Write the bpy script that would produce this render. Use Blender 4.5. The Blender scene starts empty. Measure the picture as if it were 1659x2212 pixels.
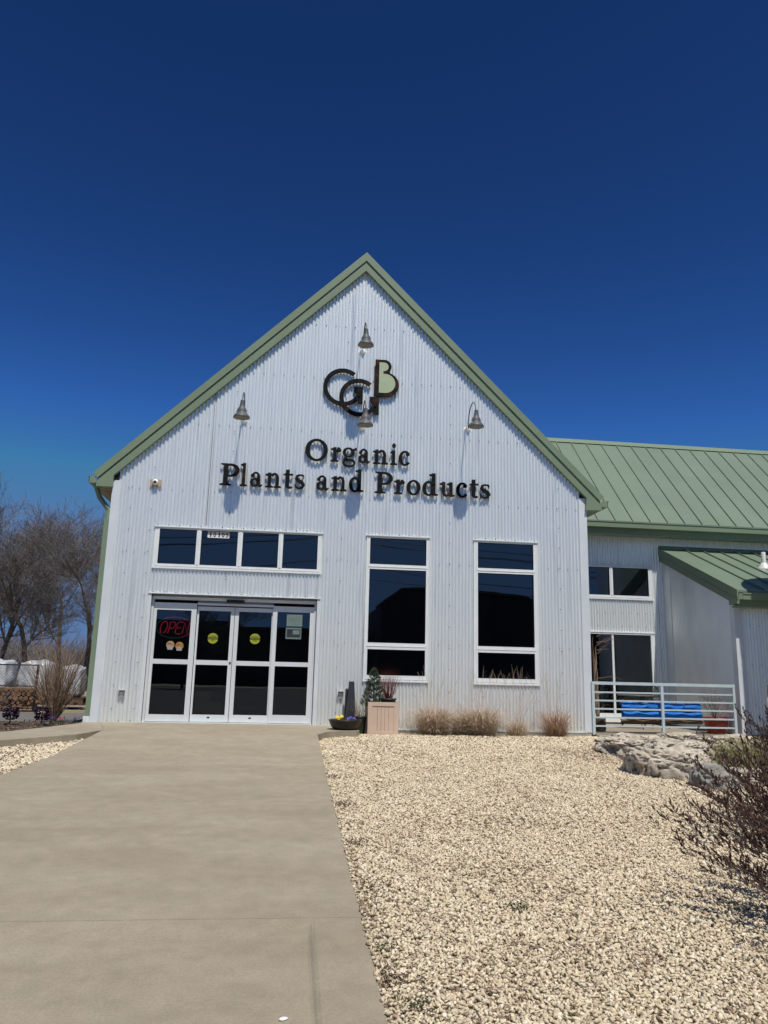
import bpy, math, random
import numpy as np
from mathutils import Vector, Matrix, noise
random.seed(7); RNG = np.random.default_rng(7)
S = bpy.context.scene
COL = S.collection

# ------------------------------------------------------------------ camera
cam_data = bpy.data.cameras.new('camera'); cam = bpy.data.objects.new('camera', cam_data); COL.objects.link(cam)
cR = Vector((0.99221455, -0.12220842, 0.02398722)); cU = Vector((-0.04813233, -0.19865094, 0.97888768)); cF = Vector((0.11486323, 0.97242116, 0.20298653))
cam.matrix_world = Matrix(((cR.x, cU.x, -cF.x, 0.0), (cR.y, cU.y, -cF.y, -15.0), (cR.z, cU.z, -cF.z, 1.118), (0, 0, 0, 1)))
cam_data.sensor_fit = 'VERTICAL'; cam_data.sensor_height = 36.0; cam_data.lens = 36.0 * 1642.97 / 2212.0
cam_data.clip_start = 0.05; cam_data.clip_end = 3000
S.camera = cam

# ------------------------------------------------------------------ sky, sun, exposure
SUN = Vector((0.090, -0.455, 0.886)).normalized()
EL = math.asin(SUN.z); AZ = math.atan2(SUN.x, SUN.y)
world = bpy.data.worlds.new('World'); S.world = world; world.use_nodes = True
wn = world.node_tree; wn.nodes.clear()
sky = wn.nodes.new('ShaderNodeTexSky'); sky.sky_type = 'NISHITA'; sky.sun_disc = False
sky.sun_elevation = EL; sky.sun_rotation = AZ
sky.altitude = 2500; sky.air_density = 1.0; sky.dust_density = 0.05; sky.ozone_density = 2.8
gam = wn.nodes.new('ShaderNodeGamma'); gam.inputs[1].default_value = 2.0
mul = wn.nodes.new('ShaderNodeMix'); mul.data_type = 'RGBA'; mul.blend_type = 'MULTIPLY'; mul.inputs[0].default_value = 1.0; mul.inputs[7].default_value = (.27, .37, .365, 1)
bg = wn.nodes.new('ShaderNodeBackground'); bg.inputs[1].default_value = 0.075
wo = wn.nodes.new('ShaderNodeOutputWorld')
wn.links.new(sky.outputs[0], gam.inputs[0]); wn.links.new(gam.outputs[0], mul.inputs[6]); cap = wn.nodes.new('ShaderNodeMix'); cap.data_type = 'RGBA'; cap.blend_type = 'DARKEN'; cap.inputs[0].default_value = 1.0; cap.inputs[7].default_value = (1.3, 2.6, 5.4, 1)
wn.links.new(mul.outputs[2], cap.inputs[6]); wn.links.new(cap.outputs[2], bg.inputs[0]); wn.links.new(bg.outputs[0], wo.inputs[0])
sd = bpy.data.lights.new('sun', 'SUN'); sd.energy = 4.3; sd.angle = math.radians(0.53); sd.color = (1.0, 0.955, 0.88)
sun = bpy.data.objects.new('sun', sd); COL.objects.link(sun)
sun.rotation_euler = SUN.to_track_quat('Z', 'Y').to_euler()
S.view_settings.view_transform = 'Standard'; S.view_settings.look = 'None'
S.view_settings.exposure = 0.0; S.view_settings.gamma = 1.0
S.render.engine = 'CYCLES'
S.cycles.max_bounces = 6; S.cycles.transparent_max_bounces = 12

# ------------------------------------------------------------------ mesh helpers
class MB:
    def __init__(self): self.v = []; self.f = []; self.m = []
    def add(self, vs, fs, mi=0):
        b = len(self.v); self.v += [tuple(p) for p in vs]
        for f in fs: self.f.append(tuple(b + i for i in f)); self.m.append(mi)
        return self
    def box(self, x0, x1, y0, y1, z0, z1, mi=0):
        vs = [(x, y, z) for z in (z0, z1) for y in (y0, y1) for x in (x0, x1)]
        return self.add(vs, [(0, 2, 3, 1), (4, 5, 7, 6), (0, 1, 5, 4), (2, 6, 7, 3), (0, 4, 6, 2), (1, 3, 7, 5)], mi)
    def obox(self, c, sx, sy, sz, rz=0, mi=0, top=1.0):
        vs = []
        for z, k in ((0, 1.0), (sz, top)):
            for y in (-sy / 2, sy / 2):
                for x in (-sx / 2, sx / 2):
                    X = x * k; Y = y * k
                    vs.append((c[0] + X * math.cos(rz) - Y * math.sin(rz), c[1] + X * math.sin(rz) + Y * math.cos(rz), c[2] + z))
        return self.add(vs, [(0, 2, 3, 1), (4, 5, 7, 6), (0, 1, 5, 4), (2, 6, 7, 3), (0, 4, 6, 2), (1, 3, 7, 5)], mi)
    def xz(self, pts, y0, y1, mi=0):      # polygon in XZ (front at y0), extruded to y1
        n = len(pts)
        area = sum(pts[i][0] * pts[(i + 1) % n][1] - pts[(i + 1) % n][0] * pts[i][1] for i in range(n))
        if area < 0: pts = pts[::-1]
        vs = [(p[0], y0, p[1]) for p in pts] + [(p[0], y1, p[1]) for p in pts]
        fs = [tuple(range(n)), tuple(range(2 * n - 1, n - 1, -1))] + [(i, i + n, (i + 1) % n + n, (i + 1) % n) for i in range(n)]
        return self.add(vs, fs, mi)
    def yz(self, pts, x0, x1, mi=0):
        n = len(pts)
        area = sum(pts[i][0] * pts[(i + 1) % n][1] - pts[(i + 1) % n][0] * pts[i][1] for i in range(n))
        if area > 0: pts = pts[::-1]
        vs = [(x0, p[0], p[1]) for p in pts] + [(x1, p[0], p[1]) for p in pts]
        fs = [tuple(range(n)), tuple(range(2 * n - 1, n - 1, -1))] + [(i, i + n, (i + 1) % n + n, (i + 1) % n) for i in range(n)]
        return self.add(vs, fs, mi)
    def xy(self, pts, z0, z1, mi=0):
        n = len(pts)
        area = sum(pts[i][0] * pts[(i + 1) % n][1] - pts[(i + 1) % n][0] * pts[i][1] for i in range(n))
        if area < 0: pts = pts[::-1]
        z0f = z0 if callable(z0) else (lambda x, y: z0); z1f = z1 if callable(z1) else (lambda x, y: z1)
        vs = [(p[0], p[1], z1f(*p)) for p in pts] + [(p[0], p[1], z0f(*p)) for p in pts]
        fs = [tuple(range(n)), tuple(range(2 * n - 1, n - 1, -1))] + [(i, i + n, (i + 1) % n + n, (i + 1) % n) for i in range(n)]
        return self.add(vs, fs, mi)
    def tube(self, pts, r, n=6, mi=0, cap=True):
        pts = [Vector(p) for p in pts]; k = len(pts)
        if not hasattr(r, '__len__'): r = [r] * k
        b = len(self.v); ref = None
        for i, p in enumerate(pts):
            d = (pts[min(i + 1, k - 1)] - pts[max(i - 1, 0)])
            if d.length < 1e-9: d = Vector((0, 0, 1))
            d.normalize()
            if ref is None: ref = Vector((1, 0, 0)) if abs(d.x) < .8 else Vector((0, 1, 0))
            a = (ref - d * ref.dot(d))
            if a.length < 1e-4: a = d.orthogonal()
            a.normalize(); c = d.cross(a); ref = a
            for j in range(n):
                t = 2 * math.pi * j / n
                self.v.append(tuple(p + (a * math.cos(t) + c * math.sin(t)) * r[i]))
        for i in range(k - 1):
            for j in range(n):
                self.f.append((b + i * n + j, b + i * n + (j + 1) % n, b + (i + 1) * n + (j + 1) % n, b + (i + 1) * n + j)); self.m.append(mi)
        if cap:
            self.f.append(tuple(b + j for j in range(n - 1, -1, -1))); self.m.append(mi)
            self.f.append(tuple(b + (k - 1) * n + j for j in range(n))); self.m.append(mi)
        return self
    def lathe(self, prof, c=(0, 0, 0), n=28, mi=0, sx=1.0, sy=1.0, rx=0.0):   # prof: (radius, z)
        b = len(self.v); R = Matrix.Rotation(rx, 3, 'X')
        for r, z in prof:
            for j in range(n):
                t = 2 * math.pi * j / n
                q = R @ Vector((r * math.cos(t) * sx, r * math.sin(t) * sy, z))
                self.v.append((c[0] + q.x, c[1] + q.y, c[2] + q.z))
        for i in range(len(prof) - 1):
            for j in range(n):
                self.f.append((b + i * n + j, b + i * n + (j + 1) % n, b + (i + 1) * n + (j + 1) % n, b + (i + 1) * n + j)); self.m.append(mi)
        return self
    def leaf(self, p, d, l, w, mi=0, fold=0.25):
        d = Vector(d).normalized(); s = d.orthogonal().normalized()
        s = Matrix.Rotation(random.uniform(0, 6.28), 3, d) @ s; u = d.cross(s)
        p = Vector(p); a = p + d * l * .5 + s * w * .5 + u * w * fold; c = p + d * l * .5 - s * w * .5 + u * w * fold
        return self.add([p, a, p + d * l, c], [(0, 1, 2), (0, 2, 3)], mi)
    def build(self, name, mats, parent=None, smooth=False, root=None):
        o0 = Vector((0, 0, 0))
        q = parent
        while q is not None: o0 += q.location; q = q.parent
        if root is not None: o0 = Vector(root)
        me = bpy.data.meshes.new(name)
        me.from_pydata([(x - o0.x, y - o0.y, z - o0.z) for x, y, z in self.v], [], self.f)
        if not isinstance(mats, (list, tuple)): mats = [mats]
        for m in mats: me.materials.append(m)
        if len(mats) > 1: me.polygons.foreach_set('material_index', self.m)
        if smooth: me.polygons.foreach_set('use_smooth', [True] * len(self.f))
        me.update()
        o = bpy.data.objects.new(name, me); COL.objects.link(o)
        if parent is not None: o.parent = parent
        elif root is not None: o.location = root
        return o

def tag(o, label=None, cat=None, group=None, kind=None):
    if label: o['label'] = label
    if cat: o['category'] = cat
    if group: o['group'] = group
    if kind: o['kind'] = kind
    return o
def thing(name, loc, label, cat, group=None):
    o = bpy.data.objects.new(name, None); COL.objects.link(o); o.location = loc; o.empty_display_size = .1
    return tag(o, label, cat, group)
def copy_thing(r, loc, rz=0.0, label=None, scale=None):
    c = r.copy(); COL.objects.link(c); c.location = loc; c.rotation_euler = (0, 0, rz)
    if scale: c.scale = (scale,) * 3
    if label: c['label'] = label
    for ch in list(r.children):
        d = ch.copy(); COL.objects.link(d); d.parent = c
        for g in ch.children:
            e = g.copy(); COL.objects.link(e); e.parent = d
    return c

# ------------------------------------------------------------------ materials
def mat(name, col, rough=.6, metal=0.0, n_scale=0, n_amt=.0, bump=0.0, b_scale=40, col2=None, stretch=None, spec=None, detail=5, lo=.35, hi=.65, spot=None, spot_scale=3, spot_lo=.6, spot_hi=.75, grain=0, grain_scale=90):
    m = bpy.data.materials.new(name); m.use_nodes = True; t = m.node_tree; N = t.nodes; L = t.links
    b = N['Principled BSDF']; b.inputs['Roughness'].default_value = rough; b.inputs['Metallic'].default_value = metal
    if spec is not None: b.inputs['Specular IOR Level'].default_value = spec
    b.inputs['Base Color'].default_value = (*col, 1)
    tc = N.new('ShaderNodeTexCoord'); mp = N.new('ShaderNodeMapping'); L.new(tc.outputs['Object'], mp.inputs[0])
    if stretch: mp.inputs['Scale'].default_value = stretch
    if n_scale:
        no = N.new('ShaderNodeTexNoise'); no.inputs['Scale'].default_value = n_scale; no.inputs['Detail'].default_value = detail; L.new(mp.outputs[0], no.inputs[0])
        r = N.new('ShaderNodeValToRGB'); r.color_ramp.elements[0].position = lo; r.color_ramp.elements[1].position = hi
        c2 = col2 or tuple(min(1, c * (1 + n_amt)) for c in col); c1 = col if col2 else tuple(c * (1 - n_amt) for c in col)
        r.color_ramp.elements[0].color = (*c1, 1); r.color_ramp.elements[1].color = (*c2, 1)
        L.new(no.outputs[0], r.inputs[0]); out = r.outputs[0]
        if spot:
            n2 = N.new('ShaderNodeTexNoise'); n2.inputs['Scale'].default_value = spot_scale; n2.inputs['Detail'].default_value = 8; L.new(mp.outputs[0], n2.inputs[0])
            r2 = N.new('ShaderNodeValToRGB'); r2.color_ramp.elements[0].position = spot_lo; r2.color_ramp.elements[1].position = spot_hi
            L.new(n2.outputs[0], r2.inputs[0]); mx = N.new('ShaderNodeMix'); mx.data_type = 'RGBA'
            L.new(r2.outputs[0], mx.inputs[0]); L.new(out, mx.inputs[6]); mx.inputs[7].default_value = (*spot, 1); out = mx.outputs[2]
        if grain:
            for gs, ga in ((grain_scale, grain), (grain_scale * .09, grain * .8)):
                n3 = N.new('ShaderNodeTexNoise'); n3.inputs['Scale'].default_value = gs; n3.inputs['Detail'].default_value = 3; L.new(tc.outputs['Object'], n3.inputs[0])
                mr = N.new('ShaderNodeMapRange'); mr.inputs[1].default_value = .3; mr.inputs[2].default_value = .7; mr.inputs[3].default_value = 1 - ga; mr.inputs[4].default_value = 1 + ga; L.new(n3.outputs[0], mr.inputs[0])
                vm = N.new('ShaderNodeVectorMath'); vm.operation = 'SCALE'; L.new(out, vm.inputs[0]); L.new(mr.outputs[0], vm.inputs['Scale']); out = vm.outputs[0]
        L.new(out, b.inputs['Base Color'])
    if bump:
        nb = N.new('ShaderNodeTexNoise'); nb.inputs['Scale'].default_value = b_scale; nb.inputs['Detail'].default_value = 6; L.new(mp.outputs[0], nb.inputs[0])
        bp = N.new('ShaderNodeBump'); bp.inputs['Strength'].default_value = bump; bp.inputs['Distance'].default_value = .02
        L.new(nb.outputs[0], bp.inputs['Height']); L.new(bp.outputs[0], b.inputs['Normal'])
    return m

M = {}
M['galv'] = mat('galvalume_siding', (.94, .965, .93), .42, .70, 3.0, .04, stretch=(14, 1, .35), spot=(.55, .58, .62), spot_scale=.9, spot_lo=.62, spot_hi=.8)
M['trim'] = mat('galvalume_trim', (.72, .76, .78), .45, .2, 2.0, .05, .02, 3)
M['screw'] = mat('screw_steel', (.10, .11, .12), .5, .4, 30, .2)
M['green'] = mat('sage_green_metal', (.19, .252, .162), .42, .0, 1.2, .05, .03, 4)
M['greenroof'] = mat('sage_green_roof_metal', (.178, .232, .163), .38, .0, .9, .05, .05, 1.5, spec=.6)
M['white'] = mat('white_aluminium', (.80, .83, .82), .38, .1, 6, .03)
M['doorframe'] = mat('clear_anodised_aluminium', (.74, .77, .77), .38, .2, 6, .03, stretch=(1, 1, .2))
M['black'] = mat('black_sign_steel', (.008, .009, .011), .75, .0, 14, .35, spec=.15)
M['rust'] = mat('rusting_sign_steel', (.009, .009, .010), .75, .0, 7, .0, .1, 30, col2=(.09, .032, .016), lo=.5, hi=.8, spec=.15)
M['signgreen'] = mat('pale_green_sign_panel', (.40, .47, .30), .5, 0, 3, .04)
M['lamp'] = mat('grey_lamp_enamel', (.085, .095, .098), .55, .0, 5, .06)
M['lampin'] = mat('white_lamp_enamel', (.7, .7, .68), .4, 0, 5, .02)
M['conc'] = mat('path_concrete', (.285, .243, .168), .9, 0, 1.1, .0, .3, 110, col2=(.34, .295, .215), stretch=(.6, 1.5, 1), spot=(.262, .222, .155), spot_scale=1.3, spot_lo=.5, spot_hi=.85, lo=.3, hi=.7, detail=9, grain=.10, grain_scale=70)
M['conc2'] = mat('foundation_concrete', (.36, .33, .28), .9, 0, 5, .15, .3, 25)
M['ground'] = mat('dry_ground', (.20, .165, .11), .95, 0, .35, .0, .4, 12, col2=(.29, .25, .16))
M['asphalt'] = mat('drive_asphalt', (.15, .14, .13), .9, 0, 3, .12, .2, 60)
M['tarmac'] = mat('old_dark_tarmac', (.055, .053, .05), .9, 0, 2, .15, .2, 60)
M['soil'] = mat('dark_mulch_soil', (.045, .032, .022), .95, 0, 18, .0, .8, 30, col2=(.11, .08, .055))
M['gravbase'] = mat('gravel_bed_base', (.34, .285, .19), .95, 0, 60, .0, 1.0, 70, col2=(.52, .45, .32))  # mottled tan bed under the loose stones, darker than most of them
M['deck'] = mat('weathered_deck_wood', (.30, .255, .19), .8, 0, 6, .15, .2, 30, stretch=(.4, 6, 1))
M['rail'] = mat('galvanised_rail', (.50, .59, .61), .45, .1, 5, .0, col2=(.56, .65, .67), spot=(.42, .26, .12), spot_scale=6, spot_lo=.70, spot_hi=.78)
M['blue'] = mat('blue_fabric', (.004, .15, .54), .7, 0, 4, .08, .1, 8)
M['felt'] = mat('brown_felt', (.09, .06, .03), .9, 0, 7, .25, .4, 25)
M['terra'] = mat('red_glazed_pot', (.34, .05, .032), .4, 0, 5, .15)
M['ptan'] = mat('sand_coloured_planter', (.60, .45, .34), .6, 0, 2.5, .06, .1, 20)
M['bronze'] = mat('dark_bronze_bowl', (.018, .013, .012), .35, .1, 8, .2)
M['char'] = mat('charcoal_planter', (.028, .03, .038), .5, 0, 5, .15)
M['potgreen'] = mat('olive_plastic_pot', (.03, .04, .022), .5, 0, 5, .1)
M['needle'] = mat('pine_needles', (.035, .065, .03), .7, 0, 25, .0, col2=(.085, .13, .06))
M['needledark'] = mat('deep_pine_needles', (.018, .035, .02), .7, 0, 25, .3)
M['redtwig'] = mat('red_twigs', (.16, .022, .018), .6, 0, 9, .3)
M['bark'] = mat('grey_bark', (.085, .068, .055), .9, 0, 10, .25, .4, 20)
M['twig'] = mat('grey_brown_twigs', (.135, .122, .12), .9, 0, 2, .25)
M['tan'] = mat('tan_twigs', (.25, .17, .11), .85, 0, 6, .3)
M['straw'] = mat('dry_straw', (.50, .385, .27), .8, 0, 9, .25)
M['straw2'] = mat('russet_straw', (.42, .27, .17), .8, 0, 9, .25)
M['ochre'] = mat('ochre_grass', (.42, .25, .06), .8, 0, 5, .25)
M['rock'] = mat('pitted_limestone', (.25, .21, .16), .95, 0, 5, .0, 1.0, 14, col2=(.56, .50, .40), spot=(.08, .07, .055), spot_scale=7.0, spot_lo=.58, spot_hi=.64, detail=9, lo=.3, hi=.6)
M['rockgrey'] = mat('grey_limestone', (.19, .18, .16), .95, 0, 3, .0, .9, 9, col2=(.36, .34, .30), spot=(.06, .055, .05), spot_scale=6, spot_lo=.62, spot_hi=.7, detail=9)
M['maroon'] = mat('maroon_leaves', (.07, .034, .024), .55, 0, 9, .35)
M['reddish'] = mat('scarlet_dead_leaves', (.20, .035, .02), .7, 0, 9, .3)
M['darkstem'] = mat('dark_stems', (.075, .052, .04), .8, 0, 9, .2)
M['reed'] = mat('reed_blades', (.12, .15, .035), .7, 0, 6, .0, col2=(.42, .36, .15))
M['yellow'] = mat('yellow_pole_paint', (.62, .47, .06), .5, 0, 4, .05)
M['iron'] = mat('wrought_iron', (.02, .02, .02), .55, .3, 20, .2)
M['ironw'] = mat('weathered_iron', (.12, .115, .11), .6, .2, 20, .3)
M['poly'] = mat('white_plastic_cover', (.50, .53, .56), .35, 0, 1.5, .12, .6, 3)
M['wood'] = mat('split_firewood', (.22, .125, .07), .85, 0, 6, .35, .3, 20)
M['cedar'] = mat('dark_timber', (.10, .06, .04), .8, 0, 6, .25)
M['kale'] = mat('purple_kale', (.045, .016, .04), .6, 0, 12, .35)
M['leafg'] = mat('green_leaves', (.04, .062, .02), .6, 0, 12, .35)
M['petaly'] = mat('yellow_petals', (.75, .55, .02), .6)
M['petalp'] = mat('violet_petals', (.09, .05, .30), .6)
M['petalr'] = mat('crimson_petals', (.50, .03, .06), .6)
M['card'] = mat('cardboard', (.42, .28, .15), .8, 0, 3, .08)
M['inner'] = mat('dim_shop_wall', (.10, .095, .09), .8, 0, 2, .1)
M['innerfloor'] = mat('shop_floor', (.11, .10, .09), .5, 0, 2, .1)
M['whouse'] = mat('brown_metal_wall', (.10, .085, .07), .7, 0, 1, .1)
M['ply'] = mat('raw_plywood', (.45, .34, .22), .8, 0, 6, .1)
M['caution'] = mat('caution_yellow', (.30, .34, .02), .6, 0, 5, .04)
M['ink'] = mat('black_ink', (.01, .01, .01), .6)
M['paper'] = mat('white_paper', (.75, .75, .73), .7, 0, 5, .02)
M['mint'] = mat('pale_mint_poster', (.15, .21, .19), .6, 0, 4, .05)
M['stick_o'] = mat('cream_sticker', (.36, .28, .13), .6, 0, 20, .2)
M['stick_r'] = mat('orange_red_ink', (.45, .08, .02), .6)
M['stick_y'] = mat('golden_sticker', (.36, .22, .04), .6, 0, 20, .2)
M['seal'] = mat('grey_seal', (.16, .17, .17), .5)
M['sensor'] = mat('black_plastic', (.012, .012, .014), .35)
M['blinds'] = mat('pale_blinds', (.30, .30, .30), .6)

def emis(name, col, s, base=(.02, .02, .02)):
    m = bpy.data.materials.new(name); m.use_nodes = True; b = m.node_tree.nodes['Principled BSDF']
    b.inputs['Base Color'].default_value = (*base, 1); b.inputs['Emission Color'].default_value = (*col, 1); b.inputs['Emission Strength'].default_value = s
    return m
M['neonr'] = emis('neon_red', (1.0, .05, .12), .38, (.3, .03, .05)); M['neong'] = emis('neon_green', (.05, .35, .25), .2, (.06, .22, .16))
M['lightp'] = emis('ceiling_light_diffuser', (1, .93, .8), 2.2, (.8, .8, .8))

def glass(name, tint, refl):
    m = bpy.data.materials.new(name); m.use_nodes = True; t = m.node_tree; N = t.nodes; L = t.links; N.clear()
    o = N.new('ShaderNodeOutputMaterial'); tr = N.new('ShaderNodeBsdfTransparent'); tr.inputs[0].default_value = (*tint, 1)
    gl = N.new('ShaderNodeBsdfGlossy'); gl.inputs['Roughness'].default_value = 0.0; gl.inputs['Color'].default_value = (.85, .93, 1, 1)
    fr = N.new('ShaderNodeFresnel'); fr.inputs[0].default_value = 1.5
    ad = N.new('ShaderNodeMath'); ad.operation = 'MULTIPLY_ADD'; ad.inputs[1].default_value = 1.0; ad.inputs[2].default_value = refl; ad.use_clamp = True
    no = N.new('ShaderNodeTexNoise'); no.inputs['Scale'].default_value = .8; tc = N.new('ShaderNodeTexCoord'); L.new(tc.outputs['Object'], no.inputs[0])
    bp = N.new('ShaderNodeBump'); bp.inputs['Strength'].default_value = .05; bp.inputs['Distance'].default_value = .02; L.new(no.outputs[0], bp.inputs['Height']); L.new(bp.outputs[0], gl.inputs['Normal'])
    mx = N.new('ShaderNodeMixShader'); L.new(fr.outputs[0], ad.inputs[0]); L.new(ad.outputs[0], mx.inputs[0]); L.new(tr.outputs[0], mx.inputs[1]); L.new(gl.outputs[0], mx.inputs[2]); L.new(mx.outputs[0], o.inputs[0])
    return m
M['glass'] = glass('tinted_window_glass', (.34, .36, .36), .085)

def water():
    m = mat('pond_water', (.012, .014, .01), .06, 0, 0, 0, .15, 9); return m
M['water'] = water()

def pebble_mat():
    m = bpy.data.materials.new('cream_gravel_stone'); m.use_nodes = True; t = m.node_tree; N = t.nodes; L = t.links; b = N['Principled BSDF']; b.inputs['Roughness'].default_value = .85
    a = N.new('ShaderNodeAttribute'); a.attribute_name = 'tone'
    r = N.new('ShaderNodeValToRGB'); e = r.color_ramp.elements
    e[0].position = 0; e[0].color = (.24, .17, .11, 1); e[1].position = 1; e[1].color = (.80, .715, .55, 1)
    for p, c in ((.05, (.42, .30, .20)), (.14, (.53, .45, .33)), (.4, (.59, .49, .325)), (.75, (.70, .60, .415))):
        x = e.new(p); x.color = (*c, 1)
    L.new(a.outputs['Fac'], r.inputs[0]); L.new(r.outputs[0], b.inputs['Base Color'])
    return m
M['pebble'] = pebble_mat()

# ------------------------------------------------------------------ terrain height
def HL(y):
    return -.04 - .0467 * (-1 - y)
def H(x, y):
    if y > 2: return -.10
    if y > 0: return -.09
    if y > -1: return -.09 + .05 * (-y)
    if y > -16: return HL(y)
    return HL(-16)
def sstep(a, b, t):
    t = max(0, min(1, (t - a) / (b - a))); return t * t * (3 - 2 * t)
def PZ(x, y):
    if y > -1.5: z = .055
    elif y > -3.6: z = .055 + (HL(-3.6) + .0 - .055) * ((-1.5 - y) / 2.1)
    else: z = HL(max(y, -17))
    if y < -9.75: z += .028 * (sstep(.19, .24, x) - 1) * sstep(-9.75, -10.0, y)
    return z

def sheet(name, xs, ys, zf, m, keep=None, **tags):
    mb = MB(); nx = len(xs)
    for y in ys:
        for x in xs: mb.v.append((x, y, zf(x, y)))
    for j in range(len(ys) - 1):
        for i in range(nx - 1):
            if keep and not keep((xs[i] + xs[i + 1]) / 2, (ys[j] + ys[j + 1]) / 2): continue
            a = j * nx + i; mb.f.append((a, a + 1, a + nx + 1, a + nx)); mb.m.append(0)
    o = mb.build(name, m); return tag(o, **tags)
fr = lambda a, b, n: [a + (b - a) * i / n for i in range(n + 1)]

sheet('ground', [-900, -200, -60, -30, -15, -9, -4, 0, 4, 8, 12, 20, 40, 200, 900], [-900, -200, -70, -36, -16, -12, -8, -4, -1, 0, 2, 5, 20, 60, 200, 900], lambda x, y: H(x, y) - .06, M['ground'], kind='structure')
sheet('drive', [-60, -20, -12, -8, -3.9], [1.0, 5.2], lambda x, y: H(x, 3) - .02, M['asphalt'], kind='structure')
sheet('road', [-200, -30, -8, 8, 30, 200], [-57, -46, -36, -17], lambda x, y: HL(-16) - .04, M['tarmac'], kind='structure')
def soil_keep(x, y): return True
mb = MB(); mb.xy([(-3.7, .95), (-3.64, -.10), (-3.97, -1.0), (-4.37, -1.55), (-5.0, -2.2), (-11, -7.7), (-12, 1.0)], -.3, lambda x, y: -.03 if y > -1.9 else -.09)
tag(mb.build('mulch_bed', M['soil']), kind='structure')

# path : one concrete sheet with joints
def path_strip(mb, y1, y0, n):
    xs_n = 44
    xl = lambda y: (-2.957 - .124 * (-1.6 - y)) if y < -1.6 else -2.957 - .45 * ((y + 1.6) / 1.6)
    ys = fr(y1, y0, n); b = len(mb.v)
    us = sorted(set([i / xs_n for i in range(xs_n + 1)]))
    for y in ys:
        L_ = xl(y)
        xs = [L_ + (.17 - L_) * u for u in us] + [.19, .205, .22, .24, .30, .545]
        for x in xs: mb.v.append((x, y, PZ(x, y)))
        mb.v.append((.545, y, PZ(.545, y) - .15)); W = len(xs) + 1
        mb.v.append((L_ - .0, y, PZ(L_, y) - .15))
    W = len(us) + 6 + 2
    for j in range(len(ys) - 1):
        for i in range(W - 2):
            a = b + j * W + i; mb.f.append((a, a + 1, a + W + 1, a + W)); mb.m.append(0)
        a = b + j * W; mb.f.append((a + W - 1, a, a + W, a + 2 * W - 1)); mb.m.append(0)
    for j in (0, len(ys) - 1):
        a = b + j * W; mb.f.append(tuple([a + i for i in range(W)] if j == 0 else [a + i for i in range(W - 1, -1, -1)])); mb.m.append(0)
mb = MB()
for a, b_, n in ((-16.5, -13.2, 6), (-13.195, -9.70, 14), (-9.695, -6.352, 6), (-6.348, -3.20, 6), (-3.196, .06, 10)): path_strip(mb, a, b_, n)
tag(mb.build('path', M['conc']), kind='structure')
sheet('path_bed', [-2.9, .54], fr(-16.5, -2, 29), lambda x, y: PZ(x, y) - .035, M['soil'], kind='structure')
# landing wing to the right of the doors, with the rounded kerb corner
mb = MB(); pts = [(.546, .06), (1.30, .06), (1.30, -1.08), (1.24, -1.22)]
for i in range(9):
    t = i / 8; pts.append((1.05 - .50 * math.sin(t * 1.57), -1.28 - .75 * (1 - math.cos(t * 1.57))))
pts.append((.546, -2.1))
mb.xy(pts, -.3, lambda x, y: PZ(x, max(y, -1.6)))
tag(mb.build('landing', M['conc']), kind='structure')
WALK = [(-3.62, -.02, -3.25, -.02, .05), (-3.75, -.6, -2.95, -.7, .05), (-3.95, -1.05, -2.96, -1.55, .04), (-4.35, -1.6, -3.25, -2.15, .01), (-5.0, -2.3, -4.05, -2.85, -.02), (-11, -7.8, -10.4, -8.5, -.2)]
mb = MB()
for i, (xa, ya, xb, yb_, z) in enumerate(WALK):
    mb.v += [(xa, ya, z), (xb, yb_, z), (xb, yb_, z - .35), (xa, ya, z - .35)]
    if i:
        o_ = (i - 1) * 4
        for q in ((0, 4, 5, 1), (1, 5, 6, 2), (2, 6, 7, 3), (3, 7, 4, 0)): mb.f.append(tuple(o_ + k for k in q)); mb.m.append(0)
tag(mb.build('pavement', M['conc']), kind='structure')

# ------------------------------------------------------------------ gravel
def in_poly(x, y, P):
    c = False; n = len(P)
    for i in range(n):
        x1, y1 = P[i]; x2, y2 = P[i - 1]
        if (y1 > y) != (y2 > y) and x < (x2 - x1) * (y - y1) / (y2 - y1) + x1: c = not c
    return c
PAVE = [(w[2], w[3]) for w in WALK] + [(w[0], w[1]) for w in WALK[::-1]]
POND = [(5.9, -3.25), (6.5, -2.35), (7.6, -1.9), (9.2, -2.0), (9.6, -3.6), (8.4, -4.6), (6.9, -4.4)]
def bedR(x, y): return not in_poly(x, y, POND)
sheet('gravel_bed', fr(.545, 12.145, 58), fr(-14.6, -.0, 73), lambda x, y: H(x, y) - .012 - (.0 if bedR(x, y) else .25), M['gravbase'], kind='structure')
sheet('gravel_bed', fr(-9.5, -2.9, 33), fr(-13, -2.6, 52), lambda x, y: H(x, y) - .03, M['gravbase'], keep=lambda x, y: y < -1.5 and x < -2.9 - .124 * (-1.6 - y), kind='structure')

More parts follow.
